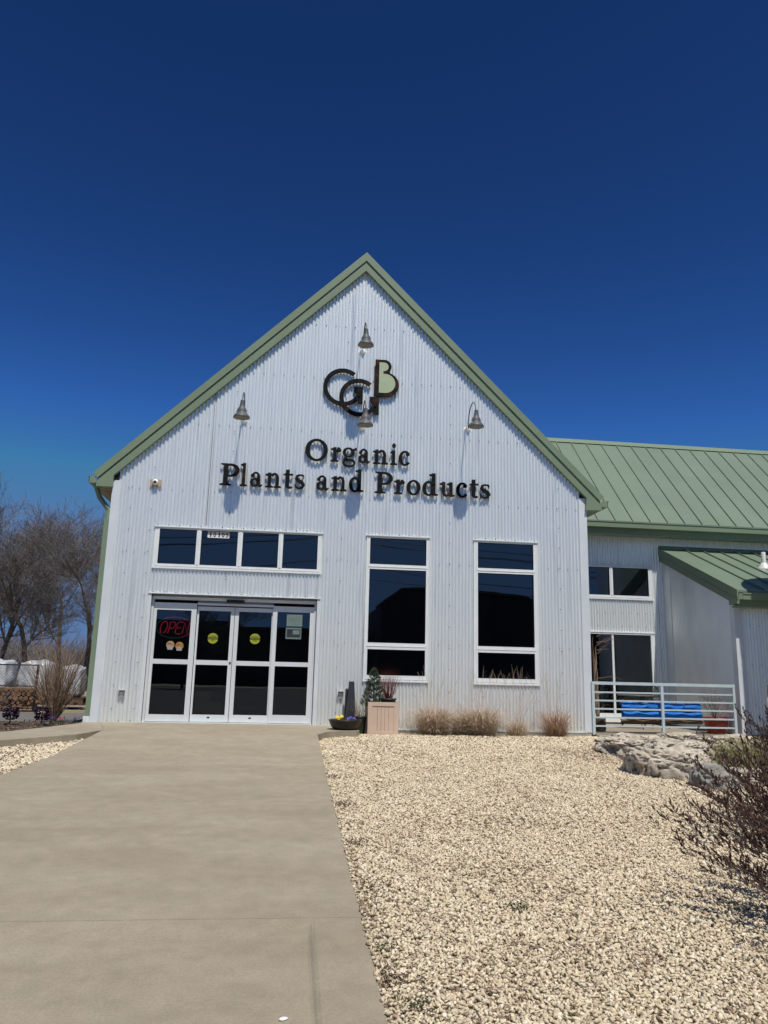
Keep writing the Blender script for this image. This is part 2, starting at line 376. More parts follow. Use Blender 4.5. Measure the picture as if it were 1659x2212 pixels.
def gravel(name, P, size, zoff, tone_sh, label):
    n = len(P)
    t = (1 + 5 ** .5) / 2
    ico = np.array([(-1, t, 0), (1, t, 0), (-1, -t, 0), (1, -t, 0), (0, -1, t), (0, 1, t), (0, -1, -t), (0, 1, -t), (t, 0, -1), (t, 0, 1), (-t, 0, -1), (-t, 0, 1)]) / 1.902
    F = np.array([(0, 11, 5), (0, 5, 1), (0, 1, 7), (0, 7, 10), (0, 10, 11), (1, 5, 9), (5, 11, 4), (11, 10, 2), (10, 7, 6), (7, 1, 8), (3, 9, 4), (3, 4, 2), (3, 2, 6), (3, 6, 8), (3, 8, 9), (4, 9, 5), (2, 4, 11), (6, 2, 10), (8, 6, 7), (9, 8, 1)])
    V = np.repeat(ico[None], n, 0) * RNG.uniform(.6, 1.35, (n, 12, 1))
    V *= np.stack([RNG.uniform(.8, 1.45, n), RNG.uniform(.6, 1.05, n), RNG.uniform(.3, .65, n)], 1)[:, None, :]
    q = RNG.normal(size=(n, 4)); q[:, 1:3] *= .38; q /= np.linalg.norm(q, axis=1)[:, None]
    w, x, y, z = q.T
    Rm = np.stack([np.stack([1 - 2 * (y * y + z * z), 2 * (x * y - z * w), 2 * (x * z + y * w)], -1), np.stack([2 * (x * y + z * w), 1 - 2 * (x * x + z * z), 2 * (y * z - x * w)], -1), np.stack([2 * (x * z - y * w), 2 * (y * z + x * w), 1 - 2 * (x * x + y * y)], -1)], 1)
    V = np.einsum('nij,nkj->nki', Rm, V) * size[:, None, None] + P[:, None, :]
    me = bpy.data.meshes.new(name); nv = n * 12; nf = n * 20
    me.vertices.add(nv); me.vertices.foreach_set('co', V.reshape(-1).astype(np.float32))
    idx = (F[None] + (np.arange(n) * 12)[:, None, None]).reshape(-1).astype(np.int32)
    me.loops.add(nf * 3); me.loops.foreach_set('vertex_index', idx)
    me.polygons.add(nf); me.polygons.foreach_set('loop_start', np.arange(0, nf * 3, 3, dtype=np.int32))
    me.materials.append(M['pebble']); me.update(calc_edges=True)
    at = me.attributes.new('tone', 'FLOAT', 'POINT'); at.data.foreach_set('value', np.repeat(np.clip(RNG.random(n) + tone_sh + .12 * RNG.normal(size=n), 0, 1), 12).astype(np.float32))
    o = bpy.data.objects.new(name, me); COL.objects.link(o); return tag(o, label, 'gravel', kind='stuff')
def scatter(x0, x1, y0, y1, dens, keep, smin, smax):
    n = int((x1 - x0) * (y1 - y0) * dens); X = RNG.uniform(x0, x1, n); Y = RNG.uniform(y0, y1, n); s = RNG.uniform(smin, smax, n)
    k = np.array([keep(a, b) for a, b in zip(X, Y)]); X = X[k]; Y = Y[k]; s = s[k]
    Z = np.array([H(a, b) for a, b in zip(X, Y)]) + RNG.uniform(-.006, .012, len(X))
    return np.stack([X, Y, Z], 1), s
ROCKK = []
parts = []
RZ = [(5.35, -5.1), (5.0, -4.2), (5.25, -2.5), (5.8, -1.0), (9.0, -.6), (9.0, -4), (7.4, -5.0)]
vis = lambda x, y: bedR(x, y) and not in_poly(x, y, RZ) and x < .545 + .62 * (y + 15) + 3.2
for x0, x1, y0, y1, d, a, b_ in ((.545, 6.0, -13.6, -7.5, 3900, .008, .0175), (.545, 9.0, -7.5, -3.5, 2500, .010, .019), (.56, 10.5, -3.5, -.02, 1500, .011, .023)):
    parts.append(scatter(x0, x1, y0, y1, d, vis, a, b_))
P_ = np.concatenate([p for p, s in parts]); s_ = np.concatenate([s for p, s in parts])
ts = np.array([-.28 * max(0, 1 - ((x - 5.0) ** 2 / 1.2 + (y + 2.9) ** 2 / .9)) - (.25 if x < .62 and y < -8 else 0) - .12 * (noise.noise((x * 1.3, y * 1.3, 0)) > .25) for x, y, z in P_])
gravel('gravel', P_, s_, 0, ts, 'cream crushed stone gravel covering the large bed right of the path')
lk = lambda x, y: (not in_poly(x, y, PAVE)) and x < -2.93 - .124 * (-1.6 - y) and y > -3.0 + (x + 3) * 1.15 - 3.5 and y < -1.5
P_, s_ = scatter(-6.5, -3.0, -7.5, -2.0, 1000, lk, .015, .027)
gravel('gravel', P_, s_, 0, np.zeros(len(P_)) + .05, 'whitish crushed stone gravel in the small bed left of the path')

# ------------------------------------------------------------------ MAIN BUILDING
XL, XR, XM = -3.575, 6.04, 1.25
ZAP = 9.92
B = thing('shop_building', (XM, 6, 0), 'tall gabled shop clad in silvery corrugated metal with sage green roof trim', 'building')
PITCH = .0687
EXTRA = []; LAPS = []
def corrugated(name, x0, x1, topf, z0, y, holes, parent, mats, step=8, amp=.0125, screws=None):
    mb = MB(); n = int((x1 - x0) / PITCH * step); xs = [x0 + (x1 - x0) * i / n for i in range(n + 1)]
    yy = lambda x: y + amp * math.cos(2 * math.pi * x / PITCH)
    for i in range(n):
        xa, xb = xs[i], xs[i + 1]; xm = (xa + xb) / 2
        iv = sorted([(h[2], h[3]) for h in holes if h[0] < xm < h[1]])
        cuts = []; lo = z0
        for a, c in iv: cuts.append((lo, a)); lo = c
        cuts.append((lo, None))
        for a, c in cuts:
            ta, tb = (topf(xa), topf(xb)) if c is None else (c, c)
            if min(ta, tb) <= a: continue
            mb.add([(xa, yy(xa), a), (xb, yy(xb), a), (xb, yy(xb), tb), (xa, yy(xa), ta)], [(0, 1, 2, 3)], 0)
    for f in range(len(mb.f)): pass
    if screws:
        for zz, stepx in screws:
            k = int(math.ceil(x0 / PITCH)); 
            while k * PITCH < x1:
                if k % stepx == 0:
                    x = k * PITCH + PITCH * .5
                    if x < x1 and topf(x) > zz + .05 and not any(h[0] - .03 < x < h[1] + .03 and h[2] - .02 < zz < h[3] + .02 for h in holes):
                        yc = y - amp - .006
                        mb.lathe([(.0001, -.008), (.0085, -.008), (.0085, .004)], (x, yc, zz), 6, 1, rx=math.pi / 2)
                k += 1
    for xq, za_, zb_ in LAPS: mb.box(xq - .004, xq + .004, y - amp - .004, y - amp + .002, za_, zb_, 1)
    LAPS.clear()
    for xq, zq in EXTRA: mb.lathe([(.0001, -.008), (.0085, -.008), (.0085, .004)], (xq, y - .019, zq), 6, 1, rx=math.pi / 2)
    EXTRA.clear()
    o = mb.build(name, mats, parent, smooth=False)
    me = o.data
    # weld for smooth shading across waves
    import bmesh
    bm = bmesh.new(); bm.from_mesh(me); bmesh.ops.remove_doubles(bm, verts=bm.verts, dist=1e-5); bm.to_mesh(me); bm.free()
    me.polygons.foreach_set('use_smooth', [True] * len(me.polygons)); me.update()
    return o
HC = (-2.694, .543, 2.935, 3.745); HD = (-2.66, .50, -.1, 2.44); HT1 = (1.44, 2.715, .90, 3.75); HT2 = (3.63, 4.955, .89, 3.75)
roofl = lambda x: 9.60 - abs(x - XM)
rows = [(z, 3) for z in (.09, 1.62, 3.22, 4.48, 5.86, 7.02, 8.2)]
LAPS += [(-1.735, 3.80, 6.60)]
for xc in (-3.20, -2.80, -1.30, .93, 3.13, 5.43):
    z = .3
    while z < min(roofl(xc) - .3, 8):
        if not any(h[0] - .05 < xc < h[1] + .05 and h[2] - .05 < z < h[3] + .05 for h in (HC, HD, HT1, HT2)): EXTRA.append((xc, z))
        z += .42
for h in (HC, HT1, HT2, HD):
    x = h[0] + .04
    while x < h[1]: EXTRA.append((x, h[3] + .035)); x += .206
corrugated('siding', XL + .12, XR - .14, roofl, 0.0, -.012, [HC, HD, HT1, HT2], B, [M['galv'], M['screw']], screws=rows)
# solid wall body behind siding (sides + backs of openings)
mb = MB()
def wallseg(x0, x1, z0, z1): mb.box(x0, x1, .02, .14, z0, z1)
wallseg(XL + .01, HD[0], 0, 4.55); wallseg(HD[0], HD[1], HD[3], HC[2]); wallseg(HD[1], HT1[0], 0, 4.55); wallseg(HT1[0], HT1[1], 0, HT1[2])
wallseg(HT1[1], HT2[0], 0, 4.55); wallseg(HT2[0], HT2[1], 0, HT2[2]); wallseg(HT2[1], XR - .01, 0, 4.55)
wallseg(HD[0], HD[1], HC[3], 4.55); wallseg(HT1[0], HT1[1], HT1[3], 4.55); wallseg(HT2[0], HT2[1], HT2[3], 4.55)
mb.xz([(XL + .01, 4.55), (XR - .01, 4.55), (XR - .01, 4.66), (XM, 9.5), (XL + .01, 4.66)], .02, .14)
mb.box(XL + .01, XL + .13, .14, 13, 0, 4.6); mb.box(XR - .13, XR - .01, .14, 13, 0, 4.6)
mb.box(XL + .01, XR - .01, 13, 13.12, 0, 4.6); mb.xz([(XL, 4.6), (XR, 4.6), (XM, 9.4)], 13, 13.12)
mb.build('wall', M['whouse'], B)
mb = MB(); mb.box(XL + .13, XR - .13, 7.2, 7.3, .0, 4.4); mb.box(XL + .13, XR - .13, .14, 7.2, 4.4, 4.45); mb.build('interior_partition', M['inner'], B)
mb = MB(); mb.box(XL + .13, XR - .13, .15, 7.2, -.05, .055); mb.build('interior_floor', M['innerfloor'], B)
mb = MB(); mb.box(XL - .09, HD[0] - .04, -.025, .02, -.28, -.005); mb.box(HD[1] + .04, XR + .02, -.025, .02, -.28, -.006); mb.box(HD[0] - .04, HD[1] + .04, .0, .14, -.28, .045); mb.build('foundation', M['conc2'], B)
# corner trims
mb = MB(); mb.box(XL, XL + .132, -.032, .02, -.0, 4.62); mb.box(XL + .132, XL + .146, -.040, .02, 0, 4.62); mb.box(XL, XL + .012, .02, .3, 0, 4.6)
mb.build('corner_trim', M['trim'], B)
mb = MB(); mb.box(XR - .155, XR, -.032, .02, 0, 4.74); mb.box(XR - .172, XR - .155, -.042, .02, 0, 4.7); mb.box(XR - .012, XR, .02, 2.98, 0, 4.55)
mb.build('corner_trim', M['trim'], B)
mb = MB(); mb.box(XL + .13, HD[0] - .05, -.034, -.022, -.012, .012); mb.build('base_flashing', M['trim'], B)
mb = MB(); mb.box(HD[1] + .05, XR - .14, -.034, -.022, -.012, .012); mb.build('base_flashing', M['trim'], B)
mb = MB(); mb.box(HD[0] - .06, HD[0], -.03, .06, 0, HD[3]); mb.box(HD[1], HD[1] + .06, -.03, .06, 0, HD[3]); mb.box(HD[0] - .06, HD[1] + .06, -.05, .02, HD[3], HD[3] + .016)
mb.build('door_surround', M['trim'], B)
# roof planes
YR = 13.4
def roofslab(x0, z0, x1, z1, th):
    dx, dz = x1 - x0, z1 - z0; l = math.hypot(dx, dz); nx, nz = dz / l, -dx / l
    if nz > 0: nx, nz = -nx, -nz
    return [(x0, z0), (x1, z1), (x1 + nx * th, z1 + nz * th), (x0 + nx * th, z0 + nz * th)]
mb = MB(); mb.xz(roofslab(XM, ZAP - .012, XM - 5.18, ZAP - 5.192, .05), -.08, YR); mb.xz(roofslab(XM, ZAP - .014, XM + 5.13, ZAP - 5.144, .05), -.079, YR)
mb.build('roof', M['greenroof'], B)
# rake trim: upper band, dark reveal, lower fascia with boxed return
tb = [(XM, ZAP), (XM, ZAP - .195), (-3.853, 4.63), (-3.945, 4.722)]
mir = lambda P, s=0: [(2 * XM - x + s, z) for x, z in P]
mb = MB(); mb.xz(tb, -.125, -.08); mb.xz([(XM + .0, ZAP), (XM, ZAP - .195), (2 * XM + 3.80, 4.683), (2 * XM + 3.892, 4.775)], -.125, -.08)
mb.build('rake_trim', M['green'], B)
lf = [(XM, 9.715), (XM, 9.50), (-3.556, 4.706), (-3.558, 4.475), (-3.869, 4.468), (-3.862, 4.607)]
rf = [(XM, 9.715), (XM, 9.50), (6.02, 4.742), (6.0, 4.475), (6.345, 4.490), (6.345, 4.64)]
mb = MB(); mb.xz(lf, -.10, .018); mb.xz(rf, -.10, .0185)
mb.build('fascia', M['green'], B)
mb = MB(); mb.box(-3.866, XL - .004, .02, 13, 4.474, 4.60); mb.build('soffit', M['green'], B)
mb = MB(); mb.box(XR + .004, 6.34, .02, 2.35, 4.49, 4.60); mb.build('soffit', M['green'], B)
mb = MB(); mb.box(-3.80, -3.60, .10, 1.6, 4.462, 4.473); mb.build('plywood_patch', M['ply'], B)
for sgn, xw in ((-1, -3.872), (1, 6.348)):
    mb = MB()
    x0, x1 = (xw - .135, xw) if sgn < 0 else (xw, xw + .13)
    zb = 4.53 if sgn < 0 else 4.56; y1 = 13 if sgn < 0 else 2.3
    out = x0 if sgn < 0 else x1
    mb.box(x0, x1, -.11, y1, zb, zb + .012); mb.box(*( (x0, x0 + .01) if sgn < 0 else (x1 - .01, x1)), -.11, y1, zb + .012, zb + .13)
    mb.box(x0, x1, -.11, -.10, zb + .012, zb + .125)
    mb.box(out - .022 if sgn < 0 else out - .0, out if sgn < 0 else out + .022, -.115, y1, zb + .115, zb + .135)
    mb.build('gutter', M['green'], B)
mb = MB(); mb.box(XL - .095, XL - .004, -.025, .08, .16, 3.85); mb.tube([(XL - .05, .03, 3.84), (XL - .06, .10, 4.05), (-3.84, .16, 4.30), (-3.93, .16, 4.54)], .05, 4)
mb.build('downspout', M['green'], B)
mb = MB(); mb.box(XL - .115, XL - .004, -.04, .09, -.01, .155); mb.build('downspout_boot', M['white'], B)

# ---- windows
def window(parent, h, panes, y=0.0, head=True, sill=True, rail=.0, name='window'):
    x0, x1, z0, z1 = h; mb = MB()
    def bar(a, b_, c, d, p=0): mb.box(a, b_, y - .034 - p, y + .05, c, d)
    # casing bars around and between the panes
    xs = sorted(set([p[0] for p in panes] + [p[1] for p in panes]))
    gx0 = min(p[0] for p in panes); gx1 = max(p[1] for p in panes); gz0 = min(p[2] for p in panes); gz1 = max(p[3] for p in panes)
    bar(x0 + .012, gx0, z0, z1 - .018); bar(gx1, x1 - .012, z0, z1 - .018); bar(gx0, gx1, z0, gz0, 0.001); bar(gx0, gx1, gz1, z1 - .018, .001)
    # stepped outer stop
    mb.box(x0 - .01, x1 + .01, y - .046, y - .020, z0 - .012, z0 + .012); mb.box(x0 - .004, x0 + .012, y - .040, y + .0, z0 + .012, z1 - .018); mb.box(x1 - .012, x1 + .004, y - .040, y + .0, z0 + .012, z1 - .018)
    mb.box(x0 + .05, gx0 - .012, y - .041, y - .03, z0 + .05, z1 - .05) if gx0 - x0 > .08 else None
    mb.box(x0 + .03, x1 - .03, y - .041, y - .03, z0 + .032, z0 + .048)
    rowsz = sorted(set((p[2], p[3]) for p in panes)); colsx = sorted(set((p[0], p[1]) for p in panes))
    for i in range(len(rowsz) - 1):
        a, c = rowsz[i][1], rowsz[i + 1][0]; bar(gx0, gx1, a, c, .002); mb.box(gx0 - .02, gx1 + .02, y - .044, y - .03, (a + c) / 2 - .006, (a + c) / 2 + .006)
    if len(rowsz) == 1:
        for i in range(len(colsx) - 1):
            a, c = colsx[i][1], colsx[i + 1][0]; bar(a, c, gz0, gz1, .002); mb.box((a + c) / 2 - .016, (a + c) / 2 + .016, y - .046, y - .03, gz0, gz1)
    if head: mb.box(x0 - .02, x1 + .02, y - .058, y + .0, z1 - .016, z1)
    w = mb.build(name, M['white'], parent)
    mb = MB()
    for p in panes:
        a, b_, c, d = p
        for q in ((a, a + .008, c, d), (b_ - .008, b_, c, d), (a + .008, b_ - .008, c, c + .008), (a + .008, b_ - .008, d - .008, d)): mb.box(q[0], q[1], y - .02, y + .02, q[2], q[3])
    mb.build('seal', M['sensor'], w)
    for p in panes:
        mb = MB(); yy = y + .005 + random.uniform(-.002, .002); tl = random.uniform(-.003, .003)
        mb.add([(p[0], yy, p[2]), (p[1], yy + tl, p[2]), (p[1], yy + tl, p[3]), (p[0], yy, p[3])], [(0, 1, 2, 3)])
        mb.build('pane', M['glass'], w)
    return w
window(B, (-2.69, .54, 2.94, 3.75), [(-2.605, -1.897, 3.02, 3.70), (-1.808, -1.105, 3.02, 3.70), (-1.01, -.312, 3.02, 3.70), (-.222, .462, 3.02, 3.70)])
window(B, (1.44, 2.71, .90, 3.76), [(1.507, 2.648, 1.012, 1.506), (1.507, 2.648, 1.632, 3.077), (1.507, 2.648, 3.177, 3.705)])
window(B, (3.63, 4.955, .89, 3.76), [(3.71, 4.872, 1.0, 1.500), (3.71, 4.872, 1.622, 3.085), (3.71, 4.872, 3.183, 3.706)])

# ---- sliding doors
y = .12
mb = MB(); x0, x1 = -2.66, .50
mb.box(x0, x0 + .045, y - .05, y + .08, .055, 2.345); mb.box(x1 - .045, x1, y - .05, y + .08, .055, 2.345); mb.box(x0, x1, y - .052, y + .08, 2.345, 2.40); mb.box(x0, x1, y + .02, y + .04, 2.40, 2.44)
mb.box(-1.80, -.335, y - .035, y - .02, 2.255, 2.30, 0); mb.box(x0 - .02, x1 + .02, y - .09, y + .08, .042, .066)
DF = mb.build('door_frame', M['doorframe'], B)
mb = MB(); mb.box(-1.79, -.345, y - .030, y + .02, 2.278, 2.345); mb.build('header_track', M['seal'], DF)
mb = MB(); mb.box(-1.246, -.91, y - .105, y - .053, 2.318, 2.372); mb.box(-1.22, -.93, y - .115, y - .105, 2.325, 2.35); mb.build('motion_sensor', M['sensor'], DF)
def door_panel(xa, xb, gxa, gxb, yy, ztop, zg1, gz, low, logo):
    mb = MB(); zb = .075
    mb.box(xa, gxa, yy - .022, yy + .022, zb, ztop); mb.box(gxb, xb, yy - .022, yy + .022, zb, ztop)
    for a, c in ((zb, low[0]), (low[1], gz[0]), (gz[1], ztop)): mb.box(gxa, gxb, yy - .021, yy + .021, a, c)
    for xx in (gxa, gxb - .008): mb.box(xx, xx + .008, yy - .026, yy - .018, low[0], gz[1])
    p = mb.build('door_panel', M['doorframe'], B)
    for c, d in (low, gz):
        m2 = MB(); t = random.uniform(-.004, .004); m2.add([(gxa, yy, c), (gxb, yy + t, c), (gxb, yy + t, d), (gxa, yy, d)], [(0, 1, 2, 3)]); m2.build('pane', M['glass'], p)
    if logo:
        m2 = MB(); m2.lathe([(.0001, .003), (.028, .003), (.028, 0)], ((gxa + gxb) / 2, yy - .022, .155), 14, 0, sy=.5, rx=math.pi / 2)
        m2.build('maker_badge', M['sensor'], p)
    return p
door_panel(-2.61, -1.81, -2.56, -1.895, y - .01, 2.285, 2.15, (1.217, 2.148), (.20, 1.128), 0)
pp = door_panel(-1.80, -1.088, -1.80 + .03, -1.150, y + .035, 2.235, 2.16, (1.217, 2.155), (.205, 1.128), 1)
door_panel(-1.078, -.335, -1.01, -.36, y + .034, 2.235, 2.16, (1.217, 2.158), (.21, 1.130), 1)
door_panel(-.345, .455, -.27, .382, y - .01, 2.285, 2.15, (1.218, 2.175), (.225, 1.135), 0)
mb = MB(); mb.lathe([(.0001, .012), (.016, .012), (.02, 0)], (-1.118, y + .012, 1.175), 12, rx=math.pi / 2); mb.build('lock', M['sensor'], pp)

# ---- things behind the glass
def text_mesh(mb, s, x, z, h, y, mi=0, w=None, th=.0015, sx=1.0, bold=.02):
    c = bpy.data.curves.new('t', 'FONT'); c.body = s; c.align_x = 'CENTER'; c.align_y = 'CENTER'; c.size = h * 1.38; c.extrude = th / 2; c.offset = h * bold
    o = bpy.data.objects.new('t', c); me = bpy.data.meshes.new_from_object(o)
    xs = [v.co.x for v in me.vertices]; ys_ = [v.co.y for v in me.vertices]
    if xs:
        cx = (max(xs) + min(xs)) / 2; cy = (max(ys_) + min(ys_)) / 2; k = (w / (max(xs) - min(xs))) if w else sx; kz = h / (max(ys_) - min(ys_))
        mb.add([(x + (v.co.x - cx) * k, y - v.co.z, z + (v.co.y - cy) * kz) for v in me.vertices], [tuple(p.vertices) for p in me.polygons], mi)
    bpy.data.objects.remove(o); bpy.data.curves.remove(c); bpy.data.meshes.remove(me)
def disc(mb, x, z, r, y, mi=0, a0=0, a1=2 * math.pi, n=32, sz=1.0, th=.002):
    mb.xz([(x + r * math.cos(a0 + (a1 - a0) * i / n), z + r * sz * math.sin(a0 + (a1 - a0) * i / n)) for i in range(n if a1 - a0 > 6.28 else n + 1)], y, y + th, mi)
for xc, zc, lb in ((-1.472, 1.631, 'round yellow caution sticker on the second door panel from the left'), (-.671, 1.644, 'round yellow caution sticker on the third door panel from the left')):
    mb = MB(); yy = y + .022; r = .10
    for a0, a1, s in ((.22, math.pi - .22, 1), (math.pi + .22, 2 * math.pi - .22, 1)): disc(mb, xc, zc, r, yy, 0, a0, a1)
    mb.box(xc - .098, xc + .098, yy + .0005, yy + .002, zc - .018, zc + .018, 1)
    text_mesh(mb, 'CAUTION', xc, zc, .027, yy - .001, 0, .18); text_mesh(mb, 'AUTOMATIC', xc, zc + .040, .018, yy - .001, 1, .14); text_mesh(mb, 'DOOR', xc, zc - .038, .018, yy - .001, 1, .07)
    o = mb.build('caution_sticker', [M['caution'], M['ink']], None, root=(xc, yy, zc)); tag(o, lb, 'sticker', 'caution stickers on the sliding doors')
# open sign (neon tubes)
on = thing('open_sign', (-2.21, .16, 1.61), 'oval neon OPEN sign with red letters hanging inside the left door pane', 'neon sign')
yy = .150
def zt(mb, pts, r=.0085, mi=0): mb.tube([(a, yy, b_) for a, b_ in pts], r, 6, mi)
ox, oz, hh = -2.515, 1.70, .24
mb = MB(); sh = lambda px, pz: (ox + px * .93 + pz * .20, oz + pz)
O = [sh(.09 + .065 * math.cos(t), .115 + .115 * math.sin(t)) for t in fr(-1.2, 4.4, 20)]
for i, g in enumerate([[O], [[sh(.20, 0), sh(.20, .22), sh(.27, .22), sh(.305, .19), sh(.305, .13), sh(.27, .10), sh(.22, .10)]], [[sh(.46, .22), sh(.37, .22), sh(.34, .19), sh(.34, .13), sh(.43, .11)], [sh(.37, .11), sh(.34, .09), sh(.34, .02), sh(.37, 0), sh(.46, 0)]], [[sh(.485, 0), sh(.485, .22), sh(.585, 0), sh(.585, .22)]]]):
    m2 = MB()
    for s in g: zt(m2, s, .0095)
    m2.build('letter', M['neonr'], on, True)
ell = lambda a0, a1: [(-2.215 + .335 * math.cos(t), 1.815 + .20 * math.sin(t)) for t in fr(a0, a1, 24)]
mb = MB(); zt(mb, ell(-1.1, 2.35), .006); mb.build('red_border', M['neonr'], on, True)
mb = MB(); zt(mb, ell(2.2, 5.15), .007); mb.build('green_border', M['neong'], on, True)
mb = MB(); mb.box(-2.36, -2.352, yy + .02, yy + .03, 1.62, 2.02); mb.box(-2.09, -2.08, yy + .02, yy + .03, 1.62, 2.02); mb.box(-2.22, -2.205, yy + .012, yy + .018, 1.55, 1.72); mb.build('hanger', M['sensor'], on)
for xc, zc, m_, lb in ((-2.255, 1.484, 'stick_o', 'cream round award sticker under the OPEN sign, left of two'), (-2.084, 1.470, 'stick_y', 'golden round award sticker under the OPEN sign, right of two')):
    mb = MB(); yq = .098
    disc(mb, xc, zc, .075, yq, 0); disc(mb, xc, zc - .025, .035, yq - .0015, 2); mb.box(xc - .05, xc + .05, yq - .002, yq, zc - .09, zc - .055, 2)
    text_mesh(mb, 'BEST', xc - .01, zc + .035, .022, yq - .002, 1, .065); text_mesh(mb, 'WORLD', xc, zc + .005, .026, yq - .003, 1, .13)
    tag(mb.build('award_sticker', [M[m_], M['stick_r'], M['blinds']], None, root=(xc, yq, zc)), lb, 'sticker', 'award stickers under the neon sign')
mb = MB(); yq = .103; mb.box(-.077, .226, yq, yq + .002, 1.905, 2.132); text_mesh(mb, 'GROW', .075, 2.03, .055, yq - .001, 1, .22); text_mesh(mb, 'WITH US', .075, 1.95, .02, yq - .001, 1, .16)
tag(mb.build('poster', [M['mint'], M['seal']], None, root=(.075, yq, 2.02)), 'pale mint poster with lettering, upper of two in the right door pane', 'poster')
mb = MB(); mb.box(-.084, .216, yq, yq + .002, 1.66, 1.876); mb.box(-.065, .20, yq - .001, yq + .001, 1.69, 1.85, 1); mb.box(.05, .18, yq - .002, yq + .0, 1.75, 1.83, 0)
tag(mb.build('poster', [M['mint'], M['char']], None, root=(.065, yq, 1.77)), 'white bordered dark notice, lower of two in the right door pane', 'poster')
mb = MB(); mb.box(-1.695, -1.275, -.002, .0, 3.568, 3.695)
yn = -.003
for i, ch in enumerate('10105'): text_mesh(mb, ch, -1.635 + i * .076 + (.012 if i > 1 else 0), 3.631, .094, yn, 1, .026 if ch == '1' else .052, bold=.035)
tag(mb.build('number_plate', [M['paper'], M['ink']], None, root=(-1.485, 0, 3.63)), 'white street number 10105 stuck on the second clerestory pane', 'house number')
# interior bits seen dimly
mb = MB(); mb.box(-1.74, -1.48, .24, .60, .056, .62); mb.box(-1.479, -1.25, .26, .60, .056, .44); tag(mb.build('cardboard_box', M['card'], None, root=(-1.6, .7, .056)), 'brown cardboard boxes standing just inside the second door panel', 'box')
lp = thing('ceiling_light', (-.6, 2.6, 4.36), 'lit ceiling panel seen through the third clerestory pane', 'light', 'lit panels on the shop ceiling')
mb = MB(); mb.box(-.75, -.45, 2.0, 3.2, 4.355, 4.37); mb.build('diffuser', M['lightp'], lp)
mb = MB(); mb.box(-.78, -.75, 1.97, 3.23, 4.35, 4.40); mb.box(-.45, -.42, 1.97, 3.23, 4.35, 4.40); mb.build('frame', M['white'], lp)
copy_thing(lp, (2.9, 2.4, 4.36), 0, 'lit ceiling panel seen through the top pane of the left tall window')
mb = MB()
for i in range(6): mb.obox((2.28, .62, 1.06 + i * .045), .62, .05, .006)
tag(mb.build('slatted_shelf', M['blinds'], None, root=(2.28, .62, 1.06)), 'pale slatted blind low inside the left tall window', 'blind')
for k, xx in enumerate((3.93, 4.60)):
    mb = MB(); mb.lathe([(.05, 0), (.02, .09), (.022, .11), (.0001, .135)], (xx, .25, 1.02), 10)
    mb.tube([(xx - .045, .25, 1.12), (xx + .045, .25, 1.14)], .012, 5)
    tag(mb.build('figurine', M['paper'], None, root=(xx, .25, 1.02)), 'small white angel figurine on the %s end of the right tall window sill' % ('left', 'right')[k], 'figurine', 'figurines on the window sill')
mb = MB(); mb.box(3.4, 5.2, .15, .45, .98, 1.018); tag(mb.build('window_shelf', M['inner'], None, root=(4.3, .3, 1)), 'dark shelf behind the bottom pane of the right tall window', 'shelf')

# ------------------------------------------------------------------ sign lettering
def ring(cx, cz, rx, rz, tx, tz, a0=0, a1=360, n=30):
    a0, a1 = math.radians(a0), math.radians(a1); out = []
    for i in range(n):
        t0 = a0 + (a1 - a0) * i / n; t1 = a0 + (a1 - a0) * (i + 1) / n
        out.append([(cx + rx * math.cos(t0), cz + rz * math.sin(t0)), (cx + rx * math.cos(t1), cz + rz * math.sin(t1)), (cx + (rx - tx) * math.cos(t1), cz + (rz - tz) * math.sin(t1)), (cx + (rx - tx) * math.cos(t0), cz + (rz - tz) * math.sin(t0))])
    return out
def bar(x0, z0, x1, z1): return [[(x0, z0), (x1, z0), (x1, z1), (x0, z1)]]
def ball(cx, cz, r, s=1.0): return [[(cx + r * math.cos(t) * s, cz + r * math.sin(t)) for t in fr(0, 2 * math.pi * 15 / 16, 15)]]
def foot(x, w, z=0): return [[(x - w / 2, z), (x + w / 2, z), (x + w / 2, z + .055), (x + w * .28, z + .09), (x - w * .28, z + .09), (x - w / 2, z + .055)]]
def headl(x, z, w=.17): return [[(x - .12, z - .03), (x - .12, z - .085), (x, z - .12), (x + w, z - .12), (x + w, z + .03)]]
XH = .68
def swave(w):  # s stroke
    pts = [(w * .86, XH * .80), (w * .72, XH * .93), (w * .48, XH * .95), (w * .24, XH * .86), (w * .20, XH * .68), (w * .40, XH * .55), (w * .68, XH * .44), (w * .82, XH * .28), (w * .72, XH * .10), (w * .45, XH * .045), (w * .22, XH * .09), (w * .10, XH * .24)]
    th = [.05, .07, .07, .11, .15, .17, .17, .15, .10, .07, .07, .05]; out = []
    for i in range(len(pts) - 1):
        (xa, za), (xb, zb) = pts[i], pts[i + 1]; l = math.hypot(xb - xa, zb - za); nx, nz = -(zb - za) / l, (xb - xa) / l
        out.append([(xa + nx * th[i] / 2, za + nz * th[i] / 2), (xb + nx * th[i + 1] / 2, zb + nz * th[i + 1] / 2), (xb - nx * th[i + 1] / 2, zb - nz * th[i + 1] / 2), (xa - nx * th[i] / 2, za - nz * th[i] / 2)])
        out += ball(xb, zb, th[i + 1] * .5)
    return out + bar(w * .80, XH * .70, w * .86, XH * .98) + bar(w * .08, .0, w * .14, XH * .32)
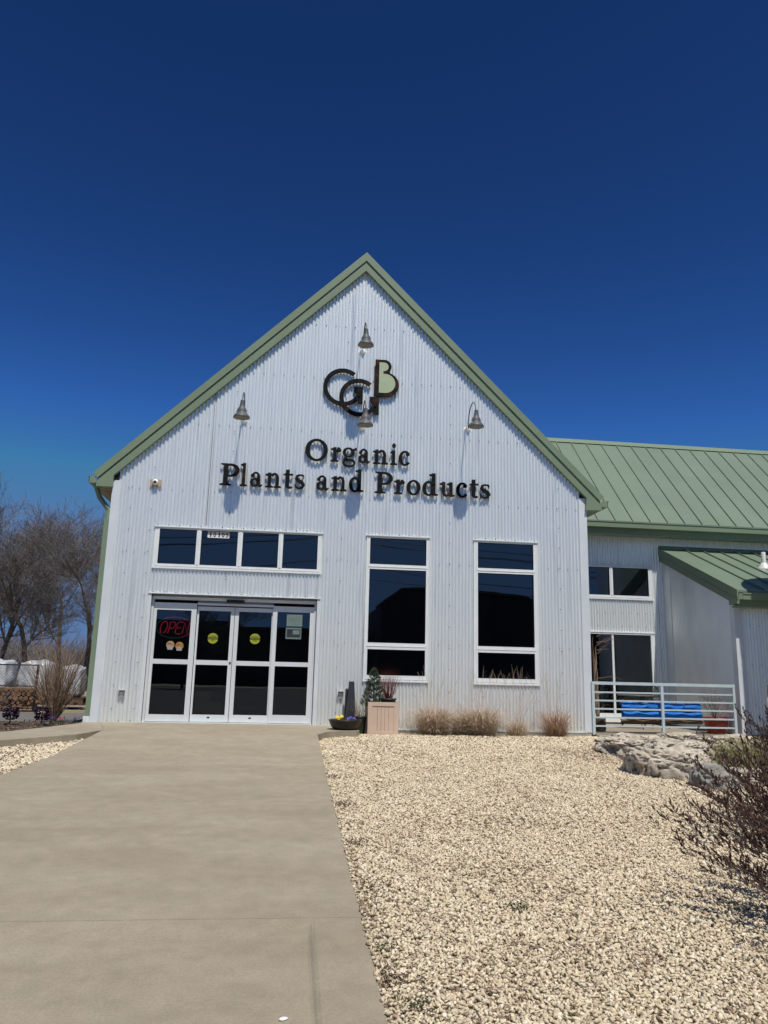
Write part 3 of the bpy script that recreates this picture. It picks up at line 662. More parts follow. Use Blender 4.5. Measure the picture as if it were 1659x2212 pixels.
G = {
 'O': (1.05, ring(.525, .50, .525, .525, .20, .10)),
 'r': (.54, bar(.12, 0, .29, XH) + foot(.21, .42) + headl(.12, XH - .04, .17) + ring(.40, XH * .55, .14, XH * .46, .12, .13, 60, 165, 10) + ball(.45, XH * .80, .088)),
 'g': (.66, ring(.28, .47, .27, .23, .15, .07) + ring(.31, -.02, .30, .20, .09, .08) + [[(.05, .17), (.16, .26), (.30, .17), (.50, .15), (.55, .05), (.20, .06), (.06, .10)]] + [[(.42, .60), (.66, .72), (.64, .58), (.50, .54)]]),
 'a': (.56, ring(.22, .20, .22, .20, .14, .06) + bar(.32, .10, .48, .50) + ring(.27, .45, .21, .235, .12, .08, 0, 175, 14) + ball(.11, .50, .085) + [[(.36, .16), (.40, .02), (.50, -.02), (.60, .08), (.58, .12), (.50, .10), (.48, .2)]]),
 'n': (.74, bar(.10, 0, .26, XH) + foot(.18, .38) + headl(.10, XH - .04, .16) + ring(.42, .42, .22, .26, .15, .10, 0, 150, 14) + bar(.49, 0, .64, .43) + foot(.57, .36)),
 'i': (.38, bar(.12, 0, .28, XH) + foot(.20, .40) + headl(.12, XH - .04, .16) + ball(.20, .91, .11)),
 'c': (.54, ring(.30, .34, .30, .36, .165, .09, 60, 325, 26) + ball(.43, .54, .095)),
 'P': (.82, bar(.13, 0, .33, 1) + foot(.23, .50) + [[(0, 1), (0, .95), (.13, .91), (.34, .91), (.34, 1)]] + ring(.44, .70, .38, .30, .20, .10, -90, 90, 18) + bar(.32, .90, .45, 1.0) + bar(.32, .40, .45, .49)),
 'l': (.38, bar(.12, 0, .29, 1.06) + foot(.205, .42) + headl(.12, 1.03, .17)),
 't': (.44, bar(.12, .12, .28, .86) + [[(.0, XH - .07), (.12, XH + .02), (.28, .90), (.28, XH), (.42, XH), (.42, XH - .08), (0, XH - .08)]] + ring(.29, .16, .17, .17, .14, .10, 180, 320, 12)),
 's': (.50, swave(.50)),
 'd': (.70, ring(.28, .34, .28, .35, .165, .08) + bar(.42, .02, .58, 1.06) + headl(.42, 1.03, .16) + [[(.56, 0), (.70, .03), (.70, .09), (.56, .10)]]),
 'o': (.66, ring(.33, .34, .33, .36, .175, .08)),
 'u': (.74, bar(.10, .22, .26, XH) + headl(.10, XH - .04, .16) + ring(.32, .24, .22, .25, .15, .10, 180, 335, 14) + bar(.47, .0, .63, XH) + headl(.47, XH - .04, .16) + [[(.60, 0), (.74, .03), (.74, .09), (.60, .10)]]),
}
def letter(ch, x0, x1, z0, H_, parent, m):
    w, shp = G[ch]; k = (x1 - x0) / w; mb = MB(); xs = [p[0] for s in shp for p in s]; mn = min(xs); mx_ = max(xs); k = (x1 - x0) / (mx_ - mn)
    for i, s in enumerate(shp):
        mb.xz([(x0 + (p[0] - mn) * k, z0 + p[1] * H_) for p in s], -.082 - (i % 7) * .0006, -.052)
    return mb.build('letter', m, parent)
s1 = thing('sign_lettering', (1.2, -.06, 5.22), 'black serif letters reading Organic, upper line under the round monogram', 'sign')
for ch, a, b_ in (('O', .126, .585), ('r', .644, .857), ('g', .885, 1.177), ('a', 1.208, 1.452), ('n', 1.507, 1.823), ('i', 1.865, 2.01), ('c', 2.041, 2.275)): letter(ch, a, b_, 5.228 + (.0 if ch != 'O' else .0), .448, s1, M['black'])
s2 = thing('sign_lettering', (1.2, -.06, 4.62), 'black serif letters reading Plants and Products, lower long line', 'sign')
for ch, a, b_ in (('P', -1.532, -1.150), ('l', -1.135, -.991), ('a', -.94, -.691), ('n', -.639, -.321), ('t', -.297, -.093), ('s', -.052, .152), ('a', .378, .632), ('n', .678, .995), ('d', 1.032, 1.335), ('P', 1.557, 1.93), ('r', 1.956, 2.176), ('o', 2.213, 2.504), ('d', 2.54, 2.867), ('u', 2.9, 3.212), ('c', 3.243, 3.484), ('t', 3.513, 3.715), ('s', 3.748, 3.967)):
    o = letter(ch, a, b_, 4.62, .448, s2, M['rust'] if (ch == 'l' or ch == 'u') else M['black'])
    if ch in 'lu': o['label'] = 'rusty letter ' + ch
lg = thing('monogram_sign', (1.2, -.06, 6.2), 'round monogram of two interlocked black Gs and a B filled pale green', 'sign')
def GG(cx, cz, sx0, sx1, sz0, sz1, hx0, hz, yo):
    mb = MB(); sh_ = ring(cx, cz, .41, .41, .088, .088, 52, 345, 48) + bar(sx0, sz0, sx1, sz1) + bar(hx0, hz, sx0, sz1) + [[(sx0 - .10, hz), (sx0, hz), (sx0, hz - .16)]]
    for i, s in enumerate(sh_): mb.xz(s, -.078 - yo - (.001 * (i % 3)), -.052 - yo)
    mb.build('letter', M['rust'] if yo else M['black'], lg)
GG(.845, 6.835, 1.165, 1.262, 6.495, 6.866, 1.07, 6.785, .0)
GG(1.184, 6.631, 1.505, 1.603, 6.276, 6.663, 1.404, 6.575, .004)
mb = MB()
for i, s in enumerate(bar(1.507, 6.681, 1.72, 7.495) + ball(1.70, 7.348, .147) + ball(1.745, 6.947, .266)):
    if len(s) > 8: cx_, cz_, r_ = ((1.70, 7.348, .148), (1.745, 6.947, .266))[0 if i == 1 else 1]; s = [(cx_ + r_ * math.cos(t), cz_ + r_ * math.sin(t)) for t in fr(-math.pi / 2, math.pi / 2, 24)]
    mb.xz(s, -.086 - .0008 * i, -.056)
mb.xz([(1.70, 6.681), (1.75, 6.681), (1.75, 7.213), (1.70, 7.213)], -.0885, -.056)
BL = mb.build('letter', M['rust'], lg)
mb = MB()
hd = lambda cx_, cz_, r_: [(cx_ + r_ * math.cos(t), cz_ + r_ * math.sin(t)) for t in fr(-math.pi / 2, math.pi / 2, 20)]
mb.xz([(1.59, 6.76), (1.676, 6.76), (1.676, 7.432), (1.59, 7.432)], -.094, -.088); mb.xz([(1.674, 7.242)] + hd(1.688, 7.337, .095) + [(1.674, 7.432)], -.0935, -.088); mb.xz([(1.674, 6.761)] + hd(1.722, 6.971, .21) + [(1.674, 7.181)], -.0945, -.088)
mb.build('panel', M['signgreen'], lg)

# ------------------------------------------------------------------ wall lamps
lm = thing('wall_lamp', (3.496, 0, 6.10), 'grey gooseneck lamp beside the right roof slope, above the end of Products', 'wall lamp', 'gooseneck lamps over the sign')
r = Vector((3.496, 0, 6.10))
mb = MB(); cx_, cy_, cz_ = 3.496, -.75, 5.93
mb.lathe([(.038, .335), (.04, .29), (.05, .245), (.052, .215), (.07, .19), (.088, .155), (.095, .12), (.096, .09), (.11, .075), (.14, .045), (.158, .01), (.160, -.012), (.158, -.014)], (cx_, cy_, cz_), 32, 0, rx=.06)
mb.build('lamp_shade', M['lamp'], lm, True)
mb = MB(); mb.lathe([(.155, -.014), (.135, .02), (.10, .06), (.06, .09), (.0001, .10)], (cx_, cy_, cz_), 28, 0, rx=.06); mb.build('reflector', M['blinds'], lm, True)
mb = MB(); pts = []
for t in fr(0, 1, 16):
    a = math.pi * t
    pts.append((cx_, -.03 - (1 - math.cos(a)) * .34 - .02, 6.10 + math.sin(a) * .36 + t * .14))
mb.tube([(cx_, -.01, 6.10)] + pts + [(cx_, -.745, 6.22)], .0115, 8); mb.build('arm', M['lamp'], lm, True)
mb = MB(); mb.lathe([(.0001, .03), (.045, .028), (.062, .012), (.064, 0), (.064, -.02)], (cx_, -.022, 6.10), 20, rx=math.pi / 2); mb.build('mount_plate', M['white'], lm, True)
copy_thing(lm, (1.27, 0, 5.99), 0, 'grey gooseneck lamp in front of the lower edge of the monogram')
copy_thing(lm, (1.233, 0, 7.67), 0, 'topmost grey gooseneck lamp, under the roof peak')
copy_thing(lm, (-1.13, 0, 5.99), 0, 'grey gooseneck lamp above the word Plants, leftmost of four')

# security camera and outlets
sc = thing('security_camera', (-2.765, -.03, 4.6), 'white dome security camera on a wood block near the left eave', 'camera')
mb = MB(); mb.box(-2.869, -2.658, -.05, -.022, 4.536, 4.668); mb.build('mount_board', M['ply'], sc)
mb = MB(); mb.lathe([(.058, 0), (.06, .02), (.052, .045), (.03, .062)], (-2.765, -.05, 4.61), 20, rx=math.pi / 2); mb.build('housing', M['white'], sc, True)
mb = MB(); mb.lathe([(.032, .05), (.028, .07), (.015, .082), (.0001, .086)], (-2.765, -.05, 4.61), 16, rx=math.pi / 2); mb.build('lens', M['sensor'], sc, True)
ot = thing('outlet_box', (-3.039, -.03, .52), 'small grey weatherproof outlet box low on the wall left of the doors', 'outlet', 'outlet boxes beside the doors')
mb = MB(); mb.box(-3.09, -2.99, -.06, -.022, .50, .63); mb.build('box', M['blinds'], ot)
mb = MB(); mb.box(-3.095, -2.985, -.115, -.06, .632, .645); mb.box(-3.075, -3.005, -.064, -.06, .53, .60); mb.build('lid', M['lampin'], ot)
copy_thing(ot, (1.02, -.03, .58), 0, 'small grey weatherproof outlet box between the doors and the planter box')

# ------------------------------------------------------------------ ANNEX (wing) at y = 3
YW = 3.0
A = thing('annex_building', (9, 6, 0), 'lower corrugated annex with sage green standing seam roof, set back at right', 'building')
HW = (6.2, 8.90, 2.965, 3.80); HG = (6.3, 8.895, .0, 2.155)
corrugated('siding', 5.95, 17, lambda x: 4.62, 0.0, YW - .012, [HW, HG], A, [M['galv'], M['screw']], screws=[(2.62, 3), (1.0, 3), (2.30, 3), (3.84, 3)])
mb = MB(); mb.box(5.95, 6.2, YW + .02, YW + .14, 0, 4.7); mb.box(6.2, HG[1], YW + .02, YW + .14, HG[3], HW[2]); mb.box(6.2, HG[1], YW + .02, YW + .14, HW[3], 4.7); mb.box(HG[1], 17, YW + .02, YW + .14, 0, 4.7); mb.box(5.95, 17, 6.5, 6.6, -.1, 4.7); mb.box(16.9, 17, YW + .14, 6.5, 0, 4.7); mb.box(5.95, 16.9, YW + .14, 6.5, 4.6, 4.7)
mb.box(5.95, 16.9, YW + .14, 6.5, -.1, 0.03)
mb.build('wall', M['inner'], A)
ye, ze = 2.60, 4.86; th45 = 2.95
mb = MB(); mb.yz([(ye, ze), (ye + th45, ze + th45), (ye + th45 + 3, ze + th45 - 3), (ye + th45 + 3, ze + th45 - 3.06), (ye + th45, ze + th45 - .06), (ye, ze - .05)], 5.0, 17.5)
mb.build('roof', M['greenroof'], A)
mb = MB(); x = 7.83 - .454 * 5
while x < 17.4:
    mb.yz([(ye - .01, ze - .005), (ye + th45, ze + th45), (ye + th45, ze + th45 + .04), (ye - .01, ze + .038)], x - .009, x + .009); x += .454
mb.build('roof_seams', M['greenroof'], A)
mb = MB(); mb.yz([(ye + th45 - .14, ze + th45 - .10), (ye + th45, ze + th45 + .05), (ye + th45 + .14, ze + th45 - .10)], 5.0, 17.52); mb.build('ridge_cap', M['green'], A)
mb = MB(); gy = ye - .02
mb.box(6.06, 17.5, gy - .10, gy + .0, ze - .19, ze - .178); mb.box(6.06, 17.5, gy - .11, gy - .10, ze - .19, ze - .05); mb.box(6.06, 17.5, gy - .125, gy - .11, ze - .065, ze - .045)
mb.box(6.06, 17.5, gy, gy + .01, ze - .20, ze - .04)
x = 6.9
while x < 17: mb.box(x, x + .03, gy - .11, gy + .0, ze - .05, ze - .04); x += .9
mb.build('gutter', M['green'], A)
mb = MB(); mb.box(6.06, 17.4, gy + .011, gy + .06, ze - .34, ze - .06); mb.box(6.06, 17.4, gy + .06, YW + .0, ze - .33, ze - .30); mb.build('soffit', M['green'], A)
window(A, HW, [(6.55, 7.787, 3.055, 3.745), (7.873, 8.80, 3.055, 3.745)], YW)
mb = MB(); mb.box(6.3, 6.36, YW - .04, YW + .06, .06, 2.12); mb.box(8.79, 8.895, YW - .04, YW + .06, .06, 2.12); mb.box(6.3, 8.895, YW - .045, YW + .06, 2.10, 2.155); mb.box(7.79, 7.84, YW - .03, YW + .05, .06, 2.10); mb.box(6.3, 8.9, YW - .06, YW + .06, .025, .12)
mb.box(6.36, 7.79, YW - .02, YW + .03, .12, .23); mb.box(7.84, 8.79, YW - .02, YW + .03, .12, .23); mb.box(6.28, 8.92, YW - .058, YW, 2.14, 2.158)
gd = mb.build('patio_door', M['white'], A)
for a, b_ in ((6.36, 7.79), (7.84, 8.79)):
    mb = MB(); mb.add([(a, YW, .23), (b_, YW + .002, .23), (b_, YW + .002, 2.10), (a, YW, 2.10)], [(0, 1, 2, 3)]); mb.build('pane', M['glass'], gd)

# ------------------------------------------------------------------ LEAN-TO
XB = 9.19
Lt = thing('lean_to_shed', (11, 1.5, 0), 'small corrugated lean-to with sage green sloping roof at the right edge', 'shed')
rz = lambda y: 2.915 + .418 * (y + .30)
# side wall (faces left), corrugated along y
mb = MB(); n = int(2.6 / PITCH * 6)
for i in range(n):
    ya = .02 + 2.6 * i / n; yb = .02 + 2.6 * (i + 1) / n
    xa = XB + .008 * math.cos(2 * math.pi * ya / PITCH); xb = XB + .008 * math.cos(2 * math.pi * yb / PITCH)
    mb.add([(xb, yb, 0), (xa, ya, 0), (xa, ya, rz(ya) - .1), (xb, yb, rz(yb) - .1)], [(0, 1, 2, 3)])
mb.build('side_siding', M['galv'], Lt, True)
mb = MB(); mb.yz([(.0, 0), (2.98, 0), (2.98, rz(2.98) - .08), (.0, rz(0) - .08)], XB + .02, XB + .12); mb.box(XB + .12, 13, .03, .12, 0, 2.7); mb.build('wall', M['inner'], Lt)
mb = MB(); mb.yz([(2.62, 0), (2.99, 0), (2.99, rz(2.99) - .1), (2.62, rz(2.62) - .1)], XB - .014, XB + .019); mb.build('corner_trim', M['trim'], Lt)
mb = MB(); mb.box(XB - .016, XB + .15, -.045, .019, 0, 2.74); mb.box(XB - .017, XB + .0, .019, .12, 0, 2.74); mb.build('corner_trim', M['trim'], Lt)
corrugated('siding', XB + .15, 13, lambda x: 2.76, 0.0, .0, [], Lt, [M['galv'], M['screw']], screws=[(.6, 3), (1.4, 3), (2.2, 3)])
xv = XB - .07
mb = MB(); mb.yz([(-.32, rz(-.32)), (2.975, rz(2.975)), (2.975, rz(2.975) - .05), (-.32, rz(-.32) - .05)], xv, 13.4); mb.build('roof', M['greenroof'], Lt)
mb = MB(); x = xv + .60
while x < 13: mb.yz([(-.33, rz(-.33)), (2.9, rz(2.9)), (2.9, rz(2.9) + .04), (-.33, rz(-.33) + .04)], x - .009, x + .009); x += .454
mb.build('roof_seams', M['greenroof'], Lt)
mb = MB(); mb.yz([(2.86, rz(2.86) + .045), (2.98, rz(2.98) + .06), (2.98, rz(2.98) + .02), (2.86, rz(2.86) + .005)], xv, 13.4); mb.build('head_flashing', M['green'], Lt)
mb = MB(); mb.yz([(-.33, rz(-.33) + .01), (2.98, rz(2.98) + .01), (2.98, rz(2.98) - .17), (-.33, rz(-.33) - .17)], xv - .03, xv - .001); mb.yz([(-.30, rz(-.3) - .18), (2.98, rz(2.98) - .18), (2.98, rz(2.98) - .33), (.0, rz(0.) - .33), (.0, rz(.0) - .42), (-.30, rz(0) - .42)], xv - .022, xv + .02)
mb.build('rake_trim', M['green'], Lt)
mb = MB(); mb.box(xv + .02, 13.4, -.30, -.03, 2.56, 2.60); mb.box(xv + .02, 13.4, -.31, -.29, 2.60, 2.85); mb.build('fascia', M['green'], Lt)
mb = MB(); mb.box(xv + .03, 13.4, -.43, -.31, 2.70, 2.712); mb.box(xv + .03, 13.4, -.44, -.43, 2.70, 2.81); mb.box(xv + .03, 13.4, -.455, -.44, 2.83 - .02, 2.835); mb.build('gutter', M['green'], Lt)
vp = thing('roof_vent', (10.95, 1.5, rz(1.5)), 'white vent pipe with ribbed flared base on the lean-to roof', 'roof vent')
mb = MB(); mb.lathe([(.05, .0), (.05, .26), (.045, .27), (.0001, .27)], (10.95, 1.5, rz(1.5) + .1), 16); mb.build('pipe', M['lampin'], vp, True)
mb = MB(); mb.lathe([(.15, -.05), (.15, .01), (.135, .015), (.14, .03), (.12, .035), (.125, .05), (.10, .06), (.105, .075), (.08, .085), (.06, .11), (.05, .12)], (10.95, 1.5, rz(1.5)), 20); mb.build('flared_base', M['lampin'], vp, True)
# tall steel cistern standing just outside the picture: its shadow falls across the lean-to
ck = thing('water_cistern', (10.86, -2.1, -.1), 'tall ribbed steel cistern standing in front of the lean-to', 'tank')
mb = MB(); prof = []
for i in range(67): prof.append((1.16 + .012 * math.cos(i * math.pi), -.1 + i * .098))
mb.lathe(prof, (10.86, -2.1, 0), 40); mb.build('tank_body', M['galv'], ck, True)
mb = MB(); mb.lathe([(1.19, 6.36), (.6, 6.45), (.15, 6.5), (.0001, 6.5)], (10.86, -2.1, 0), 40); mb.build('lid', M['trim'], ck, True)

# ------------------------------------------------------------------ deck, railing
mb = MB(); yy = -.14; i = 0
while yy < 2.94:
    mb.box(6.06, XB - .03, yy, yy + .134, -.05, -.012 + random.uniform(-.002, .002)); yy += .14
mb.build('boards', M['deck'], None)
dk = bpy.data.objects['boards']; dk.name = 'deck'; tag(dk, kind='structure')
mb = MB(); mb.box(6.05, XB + .1, -.30, -.145, -.4, -.03); tag(mb.build('deck_kerb', M['conc2']), kind='structure')
rl = thing('railing', (7.5, -.05, -.03), 'pale blue green steel railing of horizontal bars in front of the deck', 'railing')
for x in (6.045, 7.49, 9.03):
    mb = MB(); mb.box(x - .027, x + .027, -.077, -.023, -.035, .932); mb.build('post', M['rail'], rl)
mb = MB(); mb.box(6.018, 9.057, -.080, -.020, .932, .99); mb.build('top_rail', M['rail'], rl)
for z in (.783, .622, .461, .296, .131):
    for a, b_ in ((6.072, 7.463), (7.517, 9.003)):
        mb = MB(); mb.box(a, b_, -.064, -.036, z - .015, z + .015); mb.build('bar', M['rail'], rl)
# blue hanging pocket planter
bp_ = thing('hanging_pocket_planter', (7.5, .03, .6), 'long blue fabric pocket planter tied behind the railing', 'fabric planter')
def wavy(x0, x1, zt_, zb, yb, bulge, ph, name, m, nn=70, nz=10, topw=.02):
    mb = MB(); b0 = len(mb.v)
    for j in range(nz + 1):
        for i in range(nn + 1):
            u = i / nn; v = j / nz; x = x0 + (x1 - x0) * u
            zt2 = zt_ - topw * (1 + math.sin(u * 19 + ph) * math.cos(u * 7 + ph * 2)) - .012 * math.sin(u * 31)
            z = zt2 + (zb - zt2) * v
            yy = yb - bulge * math.sin(math.pi * min(1, v * 1.05)) * (.75 + .25 * math.sin(u * 23 + ph + v * 2)) - .008 * noise.noise((x * 9, z * 14, ph))
            mb.v.append((x, yy, z))
    for j in range(nz):
        for i in range(nn):
            a = b0 + j * (nn + 1) + i; mb.f.append((a, a + nn + 1, a + nn + 2, a + 1)); mb.m.append(0)
    o = mb.build(name, m, bp_, True)
    md = o.modifiers.new('t', 'SOLIDIFY'); md.thickness = .006; return o
wavy(6.68, 8.37, .60, .40, .06, .035, .3, 'pocket', M['blue']); wavy(6.70, 8.36, .455, .27, .045, .05, 2.1, 'pocket', M['blue'], topw=.026)
wavy(6.68, 8.38, .61, .28, .075, .0, 1.0, 'backing', M['blue'], topw=.012)
wavy(6.64, 8.37, .29, .19, .06, .09, 4.2, 'rolled_hem', M['felt'], topw=.012)
for x in (6.66, 7.22, 8.0):
    mb = MB(); mb.tube([(x, .05, .60), (x + .01, .0, .655), (x + .03, -.05, .65), (x + .01, -.03, .60), (x - .03, .02, .57)], .006, 5); mb.build('tie', M['tan'], bp_)

# cafe table and chair behind
tt = thing('cafe_table', (7.7, 1.6, -.01), 'dark wrought iron cafe table on the deck behind the blue planter', 'table')
mb = MB(); mb.lathe([(.0001, .705), (.40, .705), (.405, .69), (.38, .685)], (7.70, 1.6, 0), 32); mb.build('tabletop', M['ironw'], tt)
for k in range(3):
    a = k * 2.09 + .5; mb = MB(); c_, s_q = math.cos(a), math.sin(a)
    mb.tube([(7.7 + c_ * r_, 1.6 + s_q * r_, z_) for r_, z_ in ((.30, .69), (.12, .45), (.08, .35), (.14, .22), (.36, -.01))], .012, 6)
    mb.tube([(7.7 + c_ * (.20 + .07 * math.cos(t)), 1.6 + s_q * (.20 + .07 * math.cos(t)), .20 + .07 * math.sin(t)) for t in fr(0, 5.5, 12)], .007, 5); mb.build('leg', M['iron'], tt)
chh = thing('cafe_chair', (8.2, 1.75, -.01), 'wrought iron chair with pierced lattice back beside the cafe table', 'chair')
bx0, bx1 = 8.05, 8.40; yb = 1.9
mb = MB(); mb.tube([(bx0, yb, .42), (bx0 - .01, yb, .75), (bx0 + .05, yb, .87), (8.22, yb, .92), (bx1 - .05, yb, .87), (bx1 + .01, yb, .75), (bx1, yb, .42)], .011, 6)
for i in range(-6, 7):
    for s in (1, -1):
        p0 = (8.225 + i * .06, .66); p1 = (p0[0] + s * .22, .88)
        a = max(bx0, min(bx1, p0[0])); b_ = max(bx0, min(bx1, p1[0]))
        if abs(a - b_) < .02: continue
        z_a = .66 + (a - p0[0]) / (p1[0] - p0[0]) * .22; z_b = .66 + (b_ - p0[0]) / (p1[0] - p0[0]) * .22
        mb.tube([(a, yb, z_a), (b_, yb, z_b)], .006, 4)
mb.tube([(bx0, yb, .66), (bx1, yb, .66)], .008, 5)
for s in (-1, 1): mb.tube([(8.225 + s * .16, yb, .42), (8.225 + s * .10, yb, .55), (8.225 - s * .05, yb, .66)], .008, 5)
mb.build('backrest', M['iron'], chh)
mb = MB(); mb.lathe([(.0001, .43), (.19, .43), (.20, .41), (.19, .40)], (8.225, 1.72, 0), 24); mb.build('seat', M['iron'], chh)
for sx_, sy_ in ((-1, -1), (1, -1), (-1, 1), (1, 1)):
    mb = MB(); mb.tube([(8.225 + sx_ * .15, 1.72 + sy_ * .15, .41), (8.225 + sx_ * .19, 1.72 + sy_ * .2, -.01)], .011, 6); mb.build('leg', M['iron'], chh)

# ------------------------------------------------------------------ plants (generic builders)
def twigs(mb, base, n, h, spread, r0, seg=5, wob=.12, fork=2, up=.6, mi=0, tipr=.25, sides=4, lenv=.35):
    for i in range(n):
        a = random.uniform(0, 6.283); s = spread * math.sqrt(random.random()); d = Vector((math.cos(a) * s, math.sin(a) * s, 1)).normalized()
        L_ = h * random.uniform(1 - lenv, 1); p = Vector(base) + Vector((math.cos(a), math.sin(a), 0)) * random.uniform(0, .06)
        branch(mb, p, d, L_, r0 * random.uniform(.7, 1), seg, wob, fork, up, mi, tipr, sides)
def branch(mb, p, d, L_, r, seg, wob, fork, up, mi, tipr, sides):
    pts = [p.copy()]; rs = [r]; q = p.copy(); dd = d.copy()
    for k in range(seg):
        dd = (dd + Vector((random.gauss(0, wob), random.gauss(0, wob), random.gauss(0, wob) + up * .08))).normalized(); q = q + dd * L_ / seg; pts.append(q.copy()); rs.append(r * (1 - (1 - tipr) * (k + 1) / seg))
        if fork and k >= 1 and random.random() < .75:
            ax = Vector((random.gauss(0, 1), random.gauss(0, 1), random.gauss(0, .6))).normalized(); d2 = (dd + ax * .55).normalized()
            branch(mb, q.copy(), d2, L_ * random.uniform(.3, .55), rs[-1] * .65, max(2, seg - 2), wob, fork - 1, up, mi, tipr, 3)
    mb.tube(pts, rs, sides, mi, cap=False)

# planter box + pine + red twigs
pb = thing('planter_box', (1.745, -.58, -.05), 'sand coloured square planter box with panelled front beside the landing', 'planter')
x0, x1, y0, y1, z0, z1 = 1.468, 2.02, -.86, -.30, -.05, .54
mb = MB(); mb.box(x0 + .012, x1 - .012, y0 + .012, y1 - .012, z0, z1 - .02); 
for xx in fr(x0 + .105, x1 - .105, 5)[1:-1]: mb.box(xx - .002, xx + .002, y0 + .009, y0 + .013, z0 + .08, z1 - .08, 1)
mb.build('body', [M['ptan'], M['cedar']], pb)
mb = MB()
for a, b_, c, d in ((x0, x0 + .075, z0, z1), (x1 - .075, x1, z0, z1), (x0 + .075, x1 - .075, z0, z0 + .07), (x0 + .075, x1 - .075, z1 - .07, z1)): mb.box(a, b_, y0, y0 + .012, c, d)
for a, b_, c, d in ((y0 + .012, y0 + .08, z0, z1), (y1 - .075, y1, z0, z1), (y0 + .08, y1 - .075, z0, z0 + .07), (y0 + .08, y1 - .075, z1 - .07, z1)): mb.box(x0, x0 + .011, a, b_, c, d); mb.box(x1 - .011, x1, a, b_, c, d)
mb.box(x0, x1, y1 - .012, y1, z0, z1); mb.build('frame', M['ptan'], pb)
mb = MB(); mb.box(x0 + .02, x1 - .02, y0 + .02, y1 - .02, z1 - .03, z1 - .015); mb.build('soil', M['soil'], pb)
pn = thing('dwarf_pine', (1.60, -.56, .5), 'dense dwarf pine growing in the sand coloured planter box', 'shrub')
mb = MB(); mb.tube([(1.60, -.56, .46), (1.60, -.56, 1.05)], [.018, .006], 6); mb.build('stem', M['bark'], pn)
mb = MB()
tips = []
for k in range(430):
    z_ = random.random() ** 1.15; w_ = .225 * (1 - z_) ** .75 + .03; a = random.uniform(0, 6.283); rr = w_ * math.sqrt(random.uniform(.1, 1)); 
    p = Vector((1.60 + rr * math.cos(a) + .0, -.56 + rr * math.sin(a), .47 + z_ * .66))
    d = Vector((math.cos(a) * .8, math.sin(a) * .8, .9)).normalized()
    for j in range(26):
        dj = (d + Vector((random.gauss(0, .6), random.gauss(0, .6), random.gauss(0, .5)))).normalized(); mb.leaf(p - d * random.uniform(0, .04), dj, random.uniform(.03, .055), .0042, 0 if random.random() < .7 else 1, 0)
mb.build('needles', [M['needle'], M['needledark']], pn)
pr_ = thing('potted_dogwood', (1.87, -.58, .52), 'bushy red twigged dogwood in an olive pot on the planter box', 'shrub')
mb = MB(); mb.lathe([(.10, .47), (.145, .585), (.15, .60), (.155, .60), (.155, .575), (.135, .575), (.0001, .57)], (1.87, -.58, 0), 24); mb.build('pot', M['potgreen'], pr_, True)
mb = MB(); twigs(mb, (1.87, -.58, .56), 60, .50, .62, .0048, 5, .10, 2, .8, lenv=.3); mb.build('twigs', M['redtwig'], pr_)
# bowl of pansies
bw = thing('planter_bowl', (1.06, -.92, .055), 'wide dark bronze bowl on the landing', 'planter')
mb = MB(); mb.lathe([(.0001, 0), (.20, .0), (.23, .02), (.275, .09), (.298, .15), (.305, .17), (.295, .172), (.27, .155), (.0001, .15)], (1.06, -.92, .057), 40); mb.build('bowl', M['bronze'], bw, True)
ps = thing('pansies', (1.06, -.92, .22), 'yellow and violet pansies in the wide bronze bowl', 'flowers')
mb = MB()
for k in range(260):
    a = random.uniform(0, 6.283); rr = .26 * math.sqrt(random.random()); cl = noise.noise((a * 2, rr * 9, 1)); mb.leaf((1.06 + rr * math.cos(a), -.92 + rr * math.sin(a), .20 + max(0, cl) * .06), (random.gauss(0, .6), random.gauss(0, .6), 1), .035, .022)
mb.build('leaves', M['leafg'], ps)
for m_, cs in (('petaly', ((.90, .27), (.98, .285), (.93, .255))), ('petalp', ((1.14, .265), (1.20, .25), (1.10, .245)))):
    mb = MB()
    for cx_, cz_ in cs:
        for j in range(5): a = j * 1.256; mb.lathe([(.0001, .006), (.014, .003), (.018, 0)], (cx_ + .016 * math.cos(a), -1.07 + random.uniform(-.03, .03), cz_ + .016 * math.sin(a)), 8, rx=1.2)
    mb.build('blooms', M[m_], ps)
# obelisk planters
ob = thing('obelisk', (1.19, -.36, .055), 'tall dark tapered obelisk standing against the siding behind the bowl', 'obelisk')
mb = MB(); mb.obox((1.195, -.36, .055), .20, .17, .83, 0, 0, .48); mb.build('shaft', M['char'], ob)
mb = MB(); mb.obox((1.195, -.36, .885), .10, .086, .016, 0, 0, .9); mb.build('cap', M['blinds'], ob)
ob2 = MB(); ob2.obox((1.135, -.20, .055), .11, .10, .69, 0, 0, .7); ob2.obox((1.135, -.20, .745), .08, .072, .012, 0, 0, .8); tag(ob2.build('obelisk', M['char'], None, root=(1.135, -.2, .055)), 'shorter dark obelisk half hidden behind the taller one', 'obelisk')
pt = thing('potted_twigs', (1.37, -.50, .0), 'dark pot of pale bare twigs between the obelisk and the planter box', 'potted plant')
mb = MB(); mb.lathe([(.09, -.05), (.115, .23), (.125, .25), (.125, .265), (.11, .265), (.10, .245), (.0001, .24)], (1.36, -.50, 0), 22); mb.build('pot', M['potgreen'], pt, True)
mb = MB(); twigs(mb, (1.36, -.50, .22), 34, .36, .75, .0032, 5, .16, 2, .5); mb.build('twigs', M['tan'], pt)

